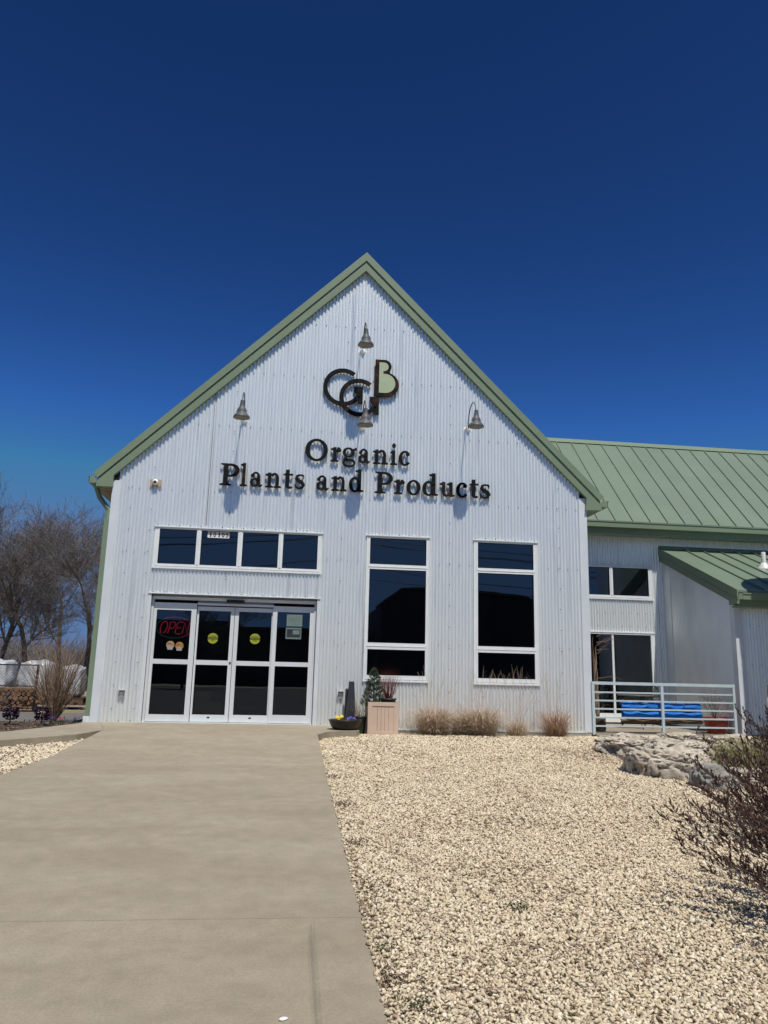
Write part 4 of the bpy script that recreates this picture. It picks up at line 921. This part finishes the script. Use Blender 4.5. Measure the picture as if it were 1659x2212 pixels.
# ornamental grasses
def grass_clump(cx_, cy_, w, h, tall, mat_, label, nb=1700, nt=34):
    g = thing('ornamental_grass', (cx_, cy_, H(cx_, cy_)), label, 'grass clump', 'dry grass clumps along the wall'); z0 = H(cx_, cy_) - .01
    mb = MB()
    for k in range(nb):
        a = random.uniform(0, 6.283); rr = random.random() * w * .28; p = Vector((cx_ + rr * math.cos(a), cy_ + rr * math.sin(a), z0)); o = Vector((math.cos(a), math.sin(a), 0)) * random.uniform(.2, 1.25) * w * .6
        hh = h * random.uniform(.35, 1.3); dr = random.uniform(.0, .6); wd = random.uniform(.002, .0045)
        pts = []
        for t in (0, .35, .7, 1): pts.append(p + o * t ** 1.3 + Vector((0, 0, hh * (t * 1.6 if t < .5 else .8 + (t - .5) * .4) - dr * hh * max(0, t - .45) * 1.5)))
        s = Vector((-math.sin(a + random.gauss(0, .9)), math.cos(a), 0)).normalized() * wd
        vs = []
        for i, q in enumerate(pts): vs += [q - s * (1 - i * .22), q + s * (1 - i * .22)]
        mb.add(vs, [(0, 1, 3, 2), (2, 3, 5, 4), (4, 5, 7, 6)])
    mb.build('blades', mat_, g)
    mb = MB()
    for k in range(nt):
        a = random.uniform(0, 6.283); s = random.uniform(.05, .42); L_ = tall * random.uniform(.65, 1.05); p = Vector((cx_ + random.gauss(0, w * .12), cy_ + random.gauss(0, .05), z0)); pts = [p]; d = Vector((math.cos(a) * s, math.sin(a) * s * .6, 1))
        for j in range(6): d = d + Vector((random.gauss(0, .05), random.gauss(0, .05), -.03)); p = p + d.normalized() * L_ / 6; pts.append(p)
        mb.tube(pts, [.0018, .0017, .0015, .0014, .0012, .0011, .0008], 3, cap=False)
        if random.random() < .6: mb.tube([pts[-2], pts[-1]], [.003, .001], 4, cap=False)
    mb.build('seed_stems', mat_, g)
grass_clump(2.75, -.48, .80, .50, 1.35, M['straw'], 'largest straw coloured grass clump, right of the planter box under the left tall window')
grass_clump(3.28, -.42, .55, .42, .9, M['straw'], 'low straw clump squeezed between the two largest grass clumps', 420, 14)
grass_clump(3.66, -.50, .85, .52, 1.3, M['straw'], 'wide straw grass clump under the left side of the right tall window')
grass_clump(4.36, -.45, .60, .32, 1.3, M['straw'], 'sparse short grass clump with tall stems under the right tall window', 420, 40)
grass_clump(5.12, -.45, .66, .50, 1.25, M['straw2'], 'russet grass clump nearest the right corner of the shop', 700)

# barrel with twig bundle
br = thing('twig_planter', (6.38, .5, -.01), 'brown and green barrel holding a tall bundle of twisted bare branches', 'planter')
mb = MB(); mb.lathe([(.115, -.01), (.125, .1), (.128, .25), (.12, .27), (.11, .27), (.10, .25), (.0001, .25)], (6.39, .5, 0), 22); mb.build('barrel', M['felt'], br, True)
mb = MB(); mb.lathe([(.1295, .02), (.1315, .09), (.1315, .11), (.129, .12)], (6.39, .5, 0), 22); mb.build('band', M['potgreen'], br, True)
mb = MB()
for k in range(13):
    p = Vector((6.36 + random.gauss(0, .025), .5 + random.gauss(0, .02), .22)); pts = [p]; ph = random.uniform(0, 6.28); hh = random.uniform(1.2, 1.75)
    for j in range(12): pts.append(Vector((6.36 + .035 * math.cos(ph + j * .7) - .003 * j, .5 + .03 * math.sin(ph + j * .7), .22 + hh * (j + 1) / 12)))
    mb.tube(pts, [.011 - .0006 * j for j in range(13)], 5, cap=False)
for z_, sx_, L_ in ((1.78, 1, .62), (1.72, 1, .45), (1.55, 1, .35), (1.62, 1, .28), (1.05, 1, .5), (.72, 1, .25), (.6, 1, .2), (1.35, -1, .2), (.42, 1, .25), (1.9, 1, .25)):
    p = Vector((6.37, .47, z_)); d = Vector((sx_, random.gauss(0, .2), random.uniform(.2, .8)))
    branch(mb, p, d.normalized(), L_, .006, 7, .22, 1, -.9, 0, .25, 4)
mb.build('branches', M['tan'], br)
rp = thing('red_pot_shrub', (8.88, .42, -.01), 'bare twiggy shrub in a big red pot at the right end of the railing', 'potted plant')
mb = MB(); mb.lathe([(.17, -.01), (.205, .10), (.235, .24), (.245, .27), (.265, .27), (.27, .31), (.25, .315), (.235, .28), (.0001, .27)], (8.88, .42, 0), 30); mb.build('pot', M['terra'], rp, True)
mb = MB(); twigs(mb, (8.88, .42, .27), 26, .62, .75, .005, 6, .16, 2, .3); mb.build('twigs', M['darkstem'], rp)
mb = MB()
for k in range(160):
    p = Vector((8.88 + random.gauss(0, .17), .42 + random.gauss(0, .15), .62 + random.gauss(0, .14))); mb.leaf(p, (random.gauss(0, 1), random.gauss(0, 1), random.gauss(0, 1)), .035, .012)
mb.build('dead_leaves', M['tan'], rp)

# ------------------------------------------------------------------ rocks and pond
def rock(cx_, cy_, zb, sx_, sy_, sz_, seed, m, label, rotz=0, flat=.5, rough=.11, sub=6):
    import bmesh
    bm = bmesh.new(); bmesh.ops.create_icosphere(bm, subdivisions=sub, radius=1.0)
    cr, sr = math.cos(rotz), math.sin(rotz)
    for v in bm.verts:
        p = v.co.copy(); q = Vector((math.copysign(abs(p.x) ** .75, p.x), math.copysign(abs(p.y) ** .75, p.y), math.copysign(abs(p.z) ** flat, p.z)))
        s = Vector((seed * 3.1, seed * 1.7, seed))
        d = noise.fractal(q * 1.6 + s, .75, 2.2, 7) * rough * 1.5; ri = abs(noise.noise(Vector((q.x * 2.2, q.y * 2.2, q.z * 3.5)) + s)) * rough * .7
        pit = max(0, noise.noise(q * 5 + s) - .22) * .36 + max(0, noise.noise(q * 11 + s) - .2) * .2 + .03 * noise.noise(q * 22 + s)
        vd = noise.voronoi(Vector((q.x * .8, q.y * .8, q.z * 1.3)) + s)[0]; crk = max(0, .08 - (vd[1] - vd[0])) * 1.3; blk = .05 * noise.cell(Vector((q.x * 1.6, q.y * 1.6, q.z * 2.2)) + s)
        q = q * (1 + d - ri * .4 - pit - crk + blk * .5)
        x, y_, z = q.x * sx_, q.y * sy_, q.z * sz_
        z += .2 * sz_ * noise.noise(Vector((x * .9, y_ * .9, seed)))
        v.co = Vector((x * cr - y_ * sr, x * sr + y_ * cr, z))
    me = bpy.data.meshes.new('rock'); bm.to_mesh(me); bm.free(); me.materials.append(m)
    me.polygons.foreach_set('use_smooth', [True] * len(me.polygons))
    o = bpy.data.objects.new('limestone_boulder', me); COL.objects.link(o); o.location = (cx_, cy_, zb)
    return tag(o, label, 'rock', 'limestone boulders around the pond')
rock(5.62, -2.55, -.08, .56, .42, .19, 1, M['rock'], 'flat pale limestone slab at the left rear of the rock edging, beside the railing post', rotz=.1)
rock(6.28, -1.30, -.08, .50, .26, .16, 2, M['rock'], 'low pitted slab at the back, just in front of the blue planter')
rock(7.20, -1.15, -.06, .36, .20, .17, 3, M['rock'], 'short blocky boulder right behind the centre slab, near the railing middle post', flat=.35)
rock(7.95, -1.80, -.03, .52, .26, .15, 4, M['rock'], 'boulder overhanging the pond below the red pot', flat=.45)
rock(6.18, -3.05, -.06, .52, .34, .20, 5, M['rock'], 'pointed slab in the middle whose pitted tip juts over the pond', rotz=-.2, flat=.45)
rock(5.32, -4.42, -.20, .60, .60, .34, 6, M['rock'], 'largest slab at the front left corner of the rock edging', rotz=-.5, flat=.40, sub=6)
rock(5.46, -5.42, -.24, .32, .24, .27, 7, M['rockgrey'], 'rounded dark grey boulder in front of the largest slab', flat=.6)
rock(6.45, -5.05, -.28, .70, .30, .22, 8, M['rock'], 'long flat slab behind the maroon shrub at the right edge', rotz=-.12)
rock(7.3, -3.0, -.25, .40, .28, .16, 9, M['rockgrey'], 'half sunken grey stone standing in the pond')
mb = MB(); mb.xy([(5.35, -5.1), (5.0, -4.2), (5.25, -2.5), (5.8, -1.0), (9.0, -.6), (9.0, -1.95), (7.6, -1.85), (6.5, -2.3), (5.9, -3.25), (6.9, -4.4), (7.4, -5.0)], -.5, lambda x, y: H(x, y) + .02)
tag(mb.build('rock_bed_soil', M['soil']), kind='structure')
mb = MB(); mb.xy([(x * 1.0, y_) for x, y_ in POND], -.30, -.24); tag(mb.build('pond_water', M['water']), kind='structure')

# reeds
def reeds(cx_, cy_, rx_, ry_, n, h, label, name='reeds', m=None, z0=-.24):
    mb = MB()
    for k in range(n):
        p = Vector((cx_ + random.uniform(-rx_, rx_), cy_ + random.uniform(-ry_, ry_), z0)); a = random.uniform(0, 6.283); l = random.uniform(.1, .7); hh = h * random.uniform(.5, 1); s = Vector((math.cos(a + 1.5), math.sin(a + 1.5), 0)) * .005
        pts = [p, p + Vector((math.cos(a) * l * .15, math.sin(a) * l * .15, hh * .55)), p + Vector((math.cos(a) * l * .45, math.sin(a) * l * .45, hh * .95)), p + Vector((math.cos(a) * l * .9, math.sin(a) * l * .9, hh * (.95 - .3 * l)))]
        vs = []
        for i, q in enumerate(pts): vs += [q - s * (1 - i * .28), q + s * (1 - i * .28)]
        mb.add(vs, [(0, 1, 3, 2), (2, 3, 5, 4), (4, 5, 7, 6)])
    return tag(mb.build(name, m or M['reed'], None, root=(cx_, cy_, z0)), label, 'pond plant')
reeds(7.75, -3.3, .75, .4, 800, .5, 'dense yellow green reeds at the right of the pond')
reeds(6.72, -3.55, .25, .2, 110, .42, 'thin clump of pale upright reeds standing in the pond')
# yellow pole
yp = thing('yellow_pole', (8.62, -2.0, -.1), 'yellow painted pole at the right edge beyond the reeds', 'pole')
mb = MB(); mb.tube([(8.52, -2.0, -.2), (8.54, -2.0, .80)], .045, 14); mb.build('post', M['yellow'], yp, True)
mb = MB(); mb.tube([(8.54, -2.0, .80), (8.545, -2.0, 1.02)], [.035, .03], 12); mb.build('sleeve', M['cedar'], yp, True)

# leafy stem shrubs
def leafy(name, base, n, L_, dirf, leafm, label, cat='shrub', leafl=.052, every=.045, base_sp=.25, r0=.005, z0=None, sprl=.0):
    g = thing(name, base, label, cat); ms = MB(); ml = MB()
    for k in range(n):
        p = Vector(base) + Vector((random.uniform(-1, 1) * base_sp, random.uniform(-1, 1) * base_sp, 0)); d = dirf().normalized(); l = L_ * random.uniform(.6, 1.05); pts = [p]; rs = [r0]; ns = 12; acc = 0
        for j in range(ns):
            d = (d + Vector((random.gauss(0, .05), random.gauss(0, .05), random.gauss(0, .04)))).normalized(); q = pts[-1] + d * l / ns; pts.append(q); rs.append(r0 * (1 - .8 * (j + 1) / ns))
            if j > 3:
                for s in range(2):
                    if random.random() < .8:
                        sd_ = (d + Vector((random.gauss(0, .5), random.gauss(0, .5), .55 + random.gauss(0, .3)))).normalized(); e = q + sd_ * random.uniform(.03, .10); ms.tube([q, e], [.0016, .001], 3, cap=False)
                        for t in range(random.randint(4, 6)):
                            ml.leaf(e - sd_ * .02 * t, (sd_ + Vector((random.gauss(0, .5), random.gauss(0, .5), .4))), leafl * random.uniform(.6, 1.15), leafl * .34)
        ms.tube(pts, rs, 4, cap=False)
    ms.build('stems', M['darkstem'], g); ml.build('leaves', leafm, g); return g
leafy('arching_shrub', (4.10, -10.2, -.50), 105, 1.5, lambda: Vector((random.uniform(-1.15, -.1), random.uniform(-.35, .75), random.uniform(.25, .9))), M['maroon'], 'large dark arching shrub leaning in from the right edge in the foreground', base_sp=.32)
leafy('arching_shrub', (5.15, -8.1, -.40), 85, 1.35, lambda: Vector((random.uniform(-1.1, .1), random.uniform(-.3, .7), random.uniform(.2, .8))), M['maroon'], 'dark arching shrub right behind the foreground one, in front of the boulders', base_sp=.32)
leafy('barberry_shrub', (7.35, -4.55, -.25), 90, 1.0, lambda: Vector((random.uniform(-.8, .6), random.uniform(-.6, .5), random.uniform(.6, 1.2))), M['maroon'], 'maroon leaved shrub rising beside the pond in front of the lean-to', base_sp=.35, leafl=.05)
leafy('low_red_plant', (6.6, -5.55, -.26), 24, .32, lambda: Vector((random.uniform(-1, 1), random.uniform(-1, 1), random.uniform(.2, .7))), M['reddish'], 'low scarlet leaved plant among the rocks at the right edge', 'plant', base_sp=.35, leafl=.04)

# weeds and litter
def litter(n, regf, m, label, lmin=.012, lmax=.03, name='leaf_litter'):
    mb = MB()
    for k in range(n):
        x, y_ = regf()
        if -3.2 - .124 * (-y_) < x < .56 or y_ > -.05: continue
        mb.leaf((x, y_, H(x, y_) + .018), (random.gauss(0, 1), random.gauss(0, 1), random.uniform(.1, .6)), random.uniform(lmin, lmax), random.uniform(.008, .016))
    return tag(mb.build(name, m), label, 'litter', kind='stuff')
def patches(cs):
    def f():
        c = random.choice(cs); return c[0] + random.gauss(0, c[2]), c[1] + random.gauss(0, c[2])
    return f
litter(450, patches([(1.15, -11.3, .05), (1.75, -11.25, .035), (.70, -10.9, .05), (.75, -11.2, .08), (1.4, -11.6, .06), (.63, -10.2, .05), (1.6, -9.6, .05)]), M['leafg'], 'small green weeds poking through the gravel near the path edge', name='weeds')
litter(1300, lambda: (random.uniform(.56, 5.5), random.uniform(-12, -.6)), M['cedar'], 'scattered brown leaf bits on the large gravel bed', .008, .022)
litter(900, patches([(.62, -9.2, .08), (.62, -10.6, .09), (.64, -8.0, .07), (.62, -6.5, .08), (.62, -5.0, .08), (5.0, -3.0, .4)]), M['cedar'], 'brown leaf bits gathered along the path edge and by the rocks', .010, .026)
litter(2600, lambda: (-3.35 - random.random() ** 1.3 * 3, -2.6 - random.random() * 3.5), M['kale'], 'dark withered leaf bits spread over the small gravel bed', .012, .03)
litter(500, patches([(-4.2, -4.2, .25), (-3.6, -4.0, .15)]), M['leafg'], 'green weeds in the small gravel bed', .012, .03, name='weeds')
def stone(x, y_, s, label):
    import bmesh
    bm = bmesh.new(); bmesh.ops.create_icosphere(bm, subdivisions=2, radius=s)
    for v in bm.verts: v.co = Vector((v.co.x * 1.5, v.co.y * .8, v.co.z * .5)) * (1 + .25 * noise.noise(v.co * 40))
    me = bpy.data.meshes.new('stray_stone'); bm.to_mesh(me); bm.free(); me.materials.append(M['paper']); o = bpy.data.objects.new('stray_stone', me); COL.objects.link(o); o.location = (x, y_, PZ(x, y_) + s * .4); o.rotation_euler = (0, 0, .4); tag(o, label, 'stone')
stone(.055, -10.93, .016, 'single white pebble lying on the path near the bottom edge')

# ------------------------------------------------------------------ LEFT SIDE
def bare_tree(base, h, seed, label, spread=.5, grp='bare trees beyond the drive'):
    random.seed(seed); g = thing('bare_tree', base, label, 'tree', grp); mt = MB(); mc = MB()
    def rec(p, d, L_, r, lev):
        seg = 5 if lev < 3 else 3; pts = [p.copy()]; rs = [r]; q = p.copy(); dd = d.copy()
        for k in range(seg):
            dd = (dd + Vector((random.gauss(0, .12), random.gauss(0, .12), random.gauss(0, .08) + (.05 if lev else 0)))).normalized(); q = q + dd * L_ / seg; pts.append(q.copy()); rs.append(r * (1 - .5 * (k + 1) / seg))
            if lev < 5 and (k >= 1 or lev > 0):
                nb = (2 if lev < 4 else 2) if (lev > 0 or k > 0) else 0
                for b_ in range(nb):
                    if random.random() < (.9 if lev < 2 else .74):
                        a = random.uniform(0, 6.283); perp = dd.orthogonal().normalized(); perp = Matrix.Rotation(a, 3, dd) @ perp
                        d2 = (dd * random.uniform(.45, 1) + perp * random.uniform(.5, 1.0) * (spread * 1.6)).normalized()
                        if d2.z < -.15: d2.z *= -.5
                        rec(q.copy(), d2, L_ * random.uniform(.42, .68), max(.006, rs[-1] * .55), lev + 1)
        (mt if lev == 0 else mc).tube(pts, rs, 7 if lev == 0 else (5 if lev == 1 else 3), cap=False)
    rec(Vector(base), Vector((random.gauss(0, .05), 0, 1)), h * .58, h * .017, 0)
    t = mt.build('trunk', M['bark'], g, True); c = mc.build('crown', M['twig'], g); return g
t1 = bare_tree((-11.9, 22, -.1), 7.9, 11, 'bare tree with a split trunk left of the shop, second from the left edge', .5)
t2 = bare_tree((-9.3, 22.5, -.1), 7.9, 12, 'bare tree standing closest to the left wall of the shop', .45)
t3 = bare_tree((-14.6, 26, -.1), 8.6, 13, 'bare tree at the left edge of the picture', .55)
copy_thing(t1, (-17.5, 33, -.1), 2.1, 'farther bare tree behind the leftmost one', 1.25)
copy_thing(t2, (-13.0, 31, -.1), 4.0, 'farther bare tree showing between the two front trunks', 1.15)
copy_thing(t3, (-9.5, 30, -.1), 1.0, 'farther bare tree just behind the tree nearest the shop', 1.05)
def woods():
    random.seed(99); mb = MB()
    for k in range(5200):
        x = random.uniform(-75, 8); y_ = random.uniform(58, 80); hh = 4.0 + 2.2 * noise.noise((x * .12, 3, 1)) + random.uniform(-1, 1)
        p = Vector((x, y_, -.3)); d = Vector((random.gauss(0, .25), random.gauss(0, .1), 1)).normalized(); q = p + d * hh * random.uniform(.3, .7); mb.tube([p, q, q + (d + Vector((random.gauss(0, .5), 0, 0))) * hh * .35], [.05, .035, .01], 3, cap=False)
        for j in range(3): e = p.lerp(q, random.uniform(.3, 1)); mb.tube([e, e + Vector((random.gauss(0, .8), random.gauss(0, .3), random.uniform(.3, 1.2)))], [.03, .008], 3, cap=False)
    return tag(mb.build('far_woods', M['twig']), 'far grey brown line of bare woods on the horizon at left', 'woods', kind='stuff')
woods()
random.seed(31)
def shrub(base, n, h, spread, m, label, seed, fork=3, r0=.011):
    random.seed(seed); g = thing('bare_shrub', base, label, 'shrub'); mb = MB(); twigs(mb, base, n, h, spread, r0, 6, .10, fork, .5, lenv=.45)
    mb.build('branches', m, g); return g
shrub((-4.75, 1.9, -.08), 100, 1.75, .60, M['tan'], 'dense tan bare shrub against the left corner of the shop', 5)
shrub((-5.6, -.15, -.05), 16, 1.25, 1.6, M['twig'], 'wide low bare shrub reaching in from the left edge', 6, 2, .010)
shrub((-7.6, 3.8, -.08), 26, 2.0, .9, M['twig'], 'taller grey bare shrub beside the fence at the left edge', 8, 3, .012)
random.seed(77)
# chain link fence
fn = thing('chain_link_fence', (-7.9, 5.6, -.1), 'black chain link fence in front of the white covered stacks', 'fence')
fx = (-9.6, -7.35, -6.28); fy = 5.55; ft = 1.02
for x in fx:
    mb = MB(); mb.tube([(x, fy, -.12), (x, fy, ft + .02)], .032, 8); mb.build('post', M['sensor'], fn)
mb = MB(); mb.tube([(fx[0], fy, ft), (fx[-1], fy, ft)], .02, 6); mb.tube([(fx[0], fy, .50), (fx[-1], fy, .50)], .016, 6); mb.build('rail', M['sensor'], fn)
mb = MB(); x = fx[0]
while x < fx[-1]:
    for s in (1, -1):
        x2 = x + s * 1.1; a, b_ = (x, x2); z_a, z_b = -.08, ft
        if s > 0 and x2 > fx[-1]: z_b = z_a + (fx[-1] - x) / 1.1 * 1.1; b_ = fx[-1]
        if s < 0 and x2 < fx[0]: z_b = z_a + (x - fx[0]); b_ = fx[0]
        mb.tube([(a, fy, z_a), (b_, fy, z_b)], .0028, 3, cap=False)
    x += .075
mb.build('wire_mesh', M['sensor'], fn)
# white covered stacks
def bag(cx_, cy_, sx_, sy_, sz_, seed, label):
    import bmesh
    bm = bmesh.new(); bmesh.ops.create_cube(bm, size=2.0); bmesh.ops.subdivide_edges(bm, edges=bm.edges[:], cuts=10, use_grid_fill=True)
    for v in bm.verts:
        p = v.co; n_ = p.normalized() * 1.25; q = p.lerp(n_, .35); k = 1 + .10 * noise.fractal(p * 1.6 + Vector((seed, 0, 0)), 1, 2, 4); v.co = Vector((q.x * sx_ * k, q.y * sy_ * k, (q.z + 1) * sz_ * .5 * k))
    me = bpy.data.meshes.new('covered_pallet'); bm.to_mesh(me); bm.free(); me.materials.append(M['poly']); me.polygons.foreach_set('use_smooth', [True] * len(me.polygons))
    o = bpy.data.objects.new('covered_pallet', me); COL.objects.link(o); o.location = (cx_, cy_, .18); tag(o, label, 'covered stack', 'white covered stacks behind the fence')
bag(-9.0, 7.4, .55, .5, .95, 1, 'white plastic covered stack farthest left behind the fence')
bag(-7.88, 7.3, .40, .5, .92, 2, 'white plastic covered stack in the middle behind the fence')
bag(-6.90, 7.6, .36, .5, .90, 3, 'white plastic covered stack right of the fence post')
bag(-5.95, 7.8, .25, .4, .80, 4, 'smallest rounded white covered stack, nearest the shop')
for k, (px_, py_) in enumerate(((-9.0, 7.4), (-7.95, 7.3), (-6.98, 7.6), (-6.05, 7.8))):
    mb = MB()
    for j in range(7): mb.box(px_ - .5 + j * .15, px_ - .40 + j * .15, py_ - .5, py_ + .5, .14, .165)
    for j in (-.45, 0, .45): mb.box(px_ - .5, px_ + .5, py_ + j - .04, py_ + j + .04, .02, .139)
    for j in range(5): mb.box(px_ - .5 + j * .22, px_ - .38 + j * .22, py_ - .5, py_ + .5, -.04, .019)
    tag(mb.build('pallet', M['cedar'], None, root=(px_, py_, -.1)), ('wooden pallet under the leftmost white stack', 'wooden pallet under the middle white stack', 'wooden pallet under the stack right of the fence post', 'wooden pallet under the smallest white stack')[k], 'pallet', 'pallets under the white stacks')
# firewood
fw = MB()
for j in range(5):
    x = -9.4 + (j % 2) * .06
    while x < -6.4:
        r_ = random.uniform(.045, .065); fw.tube([(x, 6.05 + random.uniform(-.04, .04), -.03 + j * .105), (x + random.uniform(-.02, .02), 6.55, -.03 + j * .105)], r_, 7); x += .125
tag(fw.build('firewood_stack', M['wood'], None, root=(-8, 6.3, -.1)), 'low stack of split firewood behind the chain link fence', 'firewood')
reeds(-8.6, 5.1, .55, .2, 900, .75, 'ochre dry grass tuft at the left edge by the fence', 'dry_grass_tuft', M['ochre'], -.1)
# kale and bulbs
for k, (x, y_, s, lb) in enumerate(((-5.55, .15, 1.2, 'purple ornamental kale at the left edge of the mulch bed'), (-5.0, .10, 1.0, 'purple ornamental kale in the middle of the mulch bed'), (-4.45, .12, 1.05, 'purple ornamental kale beside the violet flowers'))):
    g = thing('ornamental_kale', (x, y_, -.03), lb, 'plant', 'kale plants in the mulch bed'); mb = MB()
    for j in range(190):
        a = random.uniform(0, 6.283); e = random.random(); z_ = .06 + .20 * e * s; rr = .10 * s * math.sqrt(random.random()) * (1.2 - .5 * abs(e - .6)); mb.leaf((x + rr * math.cos(a), y_ + rr * math.sin(a), z_), (math.cos(a), math.sin(a), .5), .055, .05, 0)
    mb.build('leaves', M['kale'], g)
    mb = MB(); mb.tube([(x, y_, -.04), (x, y_, .2)], .012, 6); mb.build('stem', M['darkstem'], g)
for k, (x, m_, lb) in enumerate(((-4.22, 'petalp', 'violet flower left of the crimson one in the mulch bed'), (-4.07, 'petalr', 'crimson flower in the mulch bed'), (-3.82, 'petalp', 'violet flower closest to the shop corner'))):
    g = thing('garden_flower', (x, -.05, -.03), lb, 'flower', 'flowers in the mulch bed'); mb = MB()
    for j in range(14): mb.leaf((x + random.gauss(0, .025), -.05 + random.gauss(0, .02), -.03), (random.gauss(0, .25), random.gauss(0, .25), 1), .13, .012)
    mb.build('leaves', M['leafg'], g)
    mb = MB()
    for j in range(26): mb.leaf((x + random.gauss(0, .03), -.05 + random.gauss(0, .02), .10 + random.gauss(0, .018)), (random.gauss(0, 1), random.gauss(0, 1), 1), .026, .02)
    mb.build('bloom', M[m_], g)
mb = MB()
for k in range(1500):
    x = random.uniform(-8, -3.72); y_ = random.uniform(-1.3, .9)
    if in_poly(x, y_, PAVE): continue
    mb.leaf((x, y_, -.02), (random.gauss(0, 1), random.gauss(0, 1), random.uniform(0, .5)), random.uniform(.03, .07), .02, 0 if random.random() < .7 else 1)
tag(mb.build('mulch_chips', [M['cedar'], M['tan']]), 'bark chips and dead leaves over the dark bed at left', 'mulch', kind='stuff')

# ------------------------------------------------------------------ across the road (seen only as reflections in the glass)
wh = thing('warehouse', (14, -62, -.7), 'dark metal warehouse across the road, mirrored in the tall windows', 'building')
mb = MB(); mb.xz([(8.4, -.8), (44, -.8), (44, 7.6), (24, 7.8), (23, 8.3), (16, 8.9), (10.5, 8.6), (8.4, 7.2)], -80, -58); mb.build('wall', M['whouse'], wh)
mb = MB(); mb.xz([(10.3, 8.65), (16, 8.95), (23, 8.35), (24, 7.85), (44.5, 7.65), (44.5, 7.9), (24, 8.1), (23, 8.6), (16, 9.2), (10.2, 8.9)], -81, -57.5); mb.build('roof', M['asphalt'], wh)
wh2 = thing('warehouse', (-30, -66, -.7), 'long low dark store across the road, mirrored in the sliding doors', 'building')
mb = MB(); mb.box(-60, 6.3, -84, -66, -.8, 4.9); mb.box(-60, -6, -83.9, -67, 4.9, 5.7); mb.build('wall', M['whouse'], wh2)
mb = MB(); mb.box(-5.99, 6.8, -84.5, -65.5, 4.9, 5.15); mb.build('roof', M['asphalt'], wh2)
for k, (x, y_, lb) in enumerate(((-22, -52, 'bare roadside tree mirrored at the left of the doors'), (-8, -50, 'bare roadside tree mirrored in the right door pane'), (-14, -48, 'bare roadside tree mirrored in the middle doors'))):
    c = copy_thing((t1, t2, t3)[k], (x, y_, -.8), k * 1.3, lb, 1.0); c['group'] = 'bare trees across the road'
wr = thing('power_line', (0, -34, -.7), 'power line on wooden poles along the road behind the photographer', 'power line')
for x in (-38, 2, 42):
    mb = MB(); mb.tube([(x, -34, -.8), (x, -34, 10.4)], [.17, .11], 8); mb.build('pole', M['cedar'], wr); mb = MB(); mb.box(x - .06, x + .06, -35.2, -32.8, 9.4, 9.55); mb.build('crossarm', M['cedar'], wr)
for yk, zk, sag in ((-35, 9.6, 1.1), (-34.4, 9.6, 1.3), (-33, 9.6, 1.0), (-34, 8.0, 1.5), (-34, 7.2, 1.2)):
    mb = MB()
    for a in (-38, 2): mb.tube([(a + 40 * t, yk, zk - sag * 4 * t * (1 - t)) for t in fr(0, 1, 14)], .022, 4, cap=False)
    mb.build('wire', M['sensor'], wr)
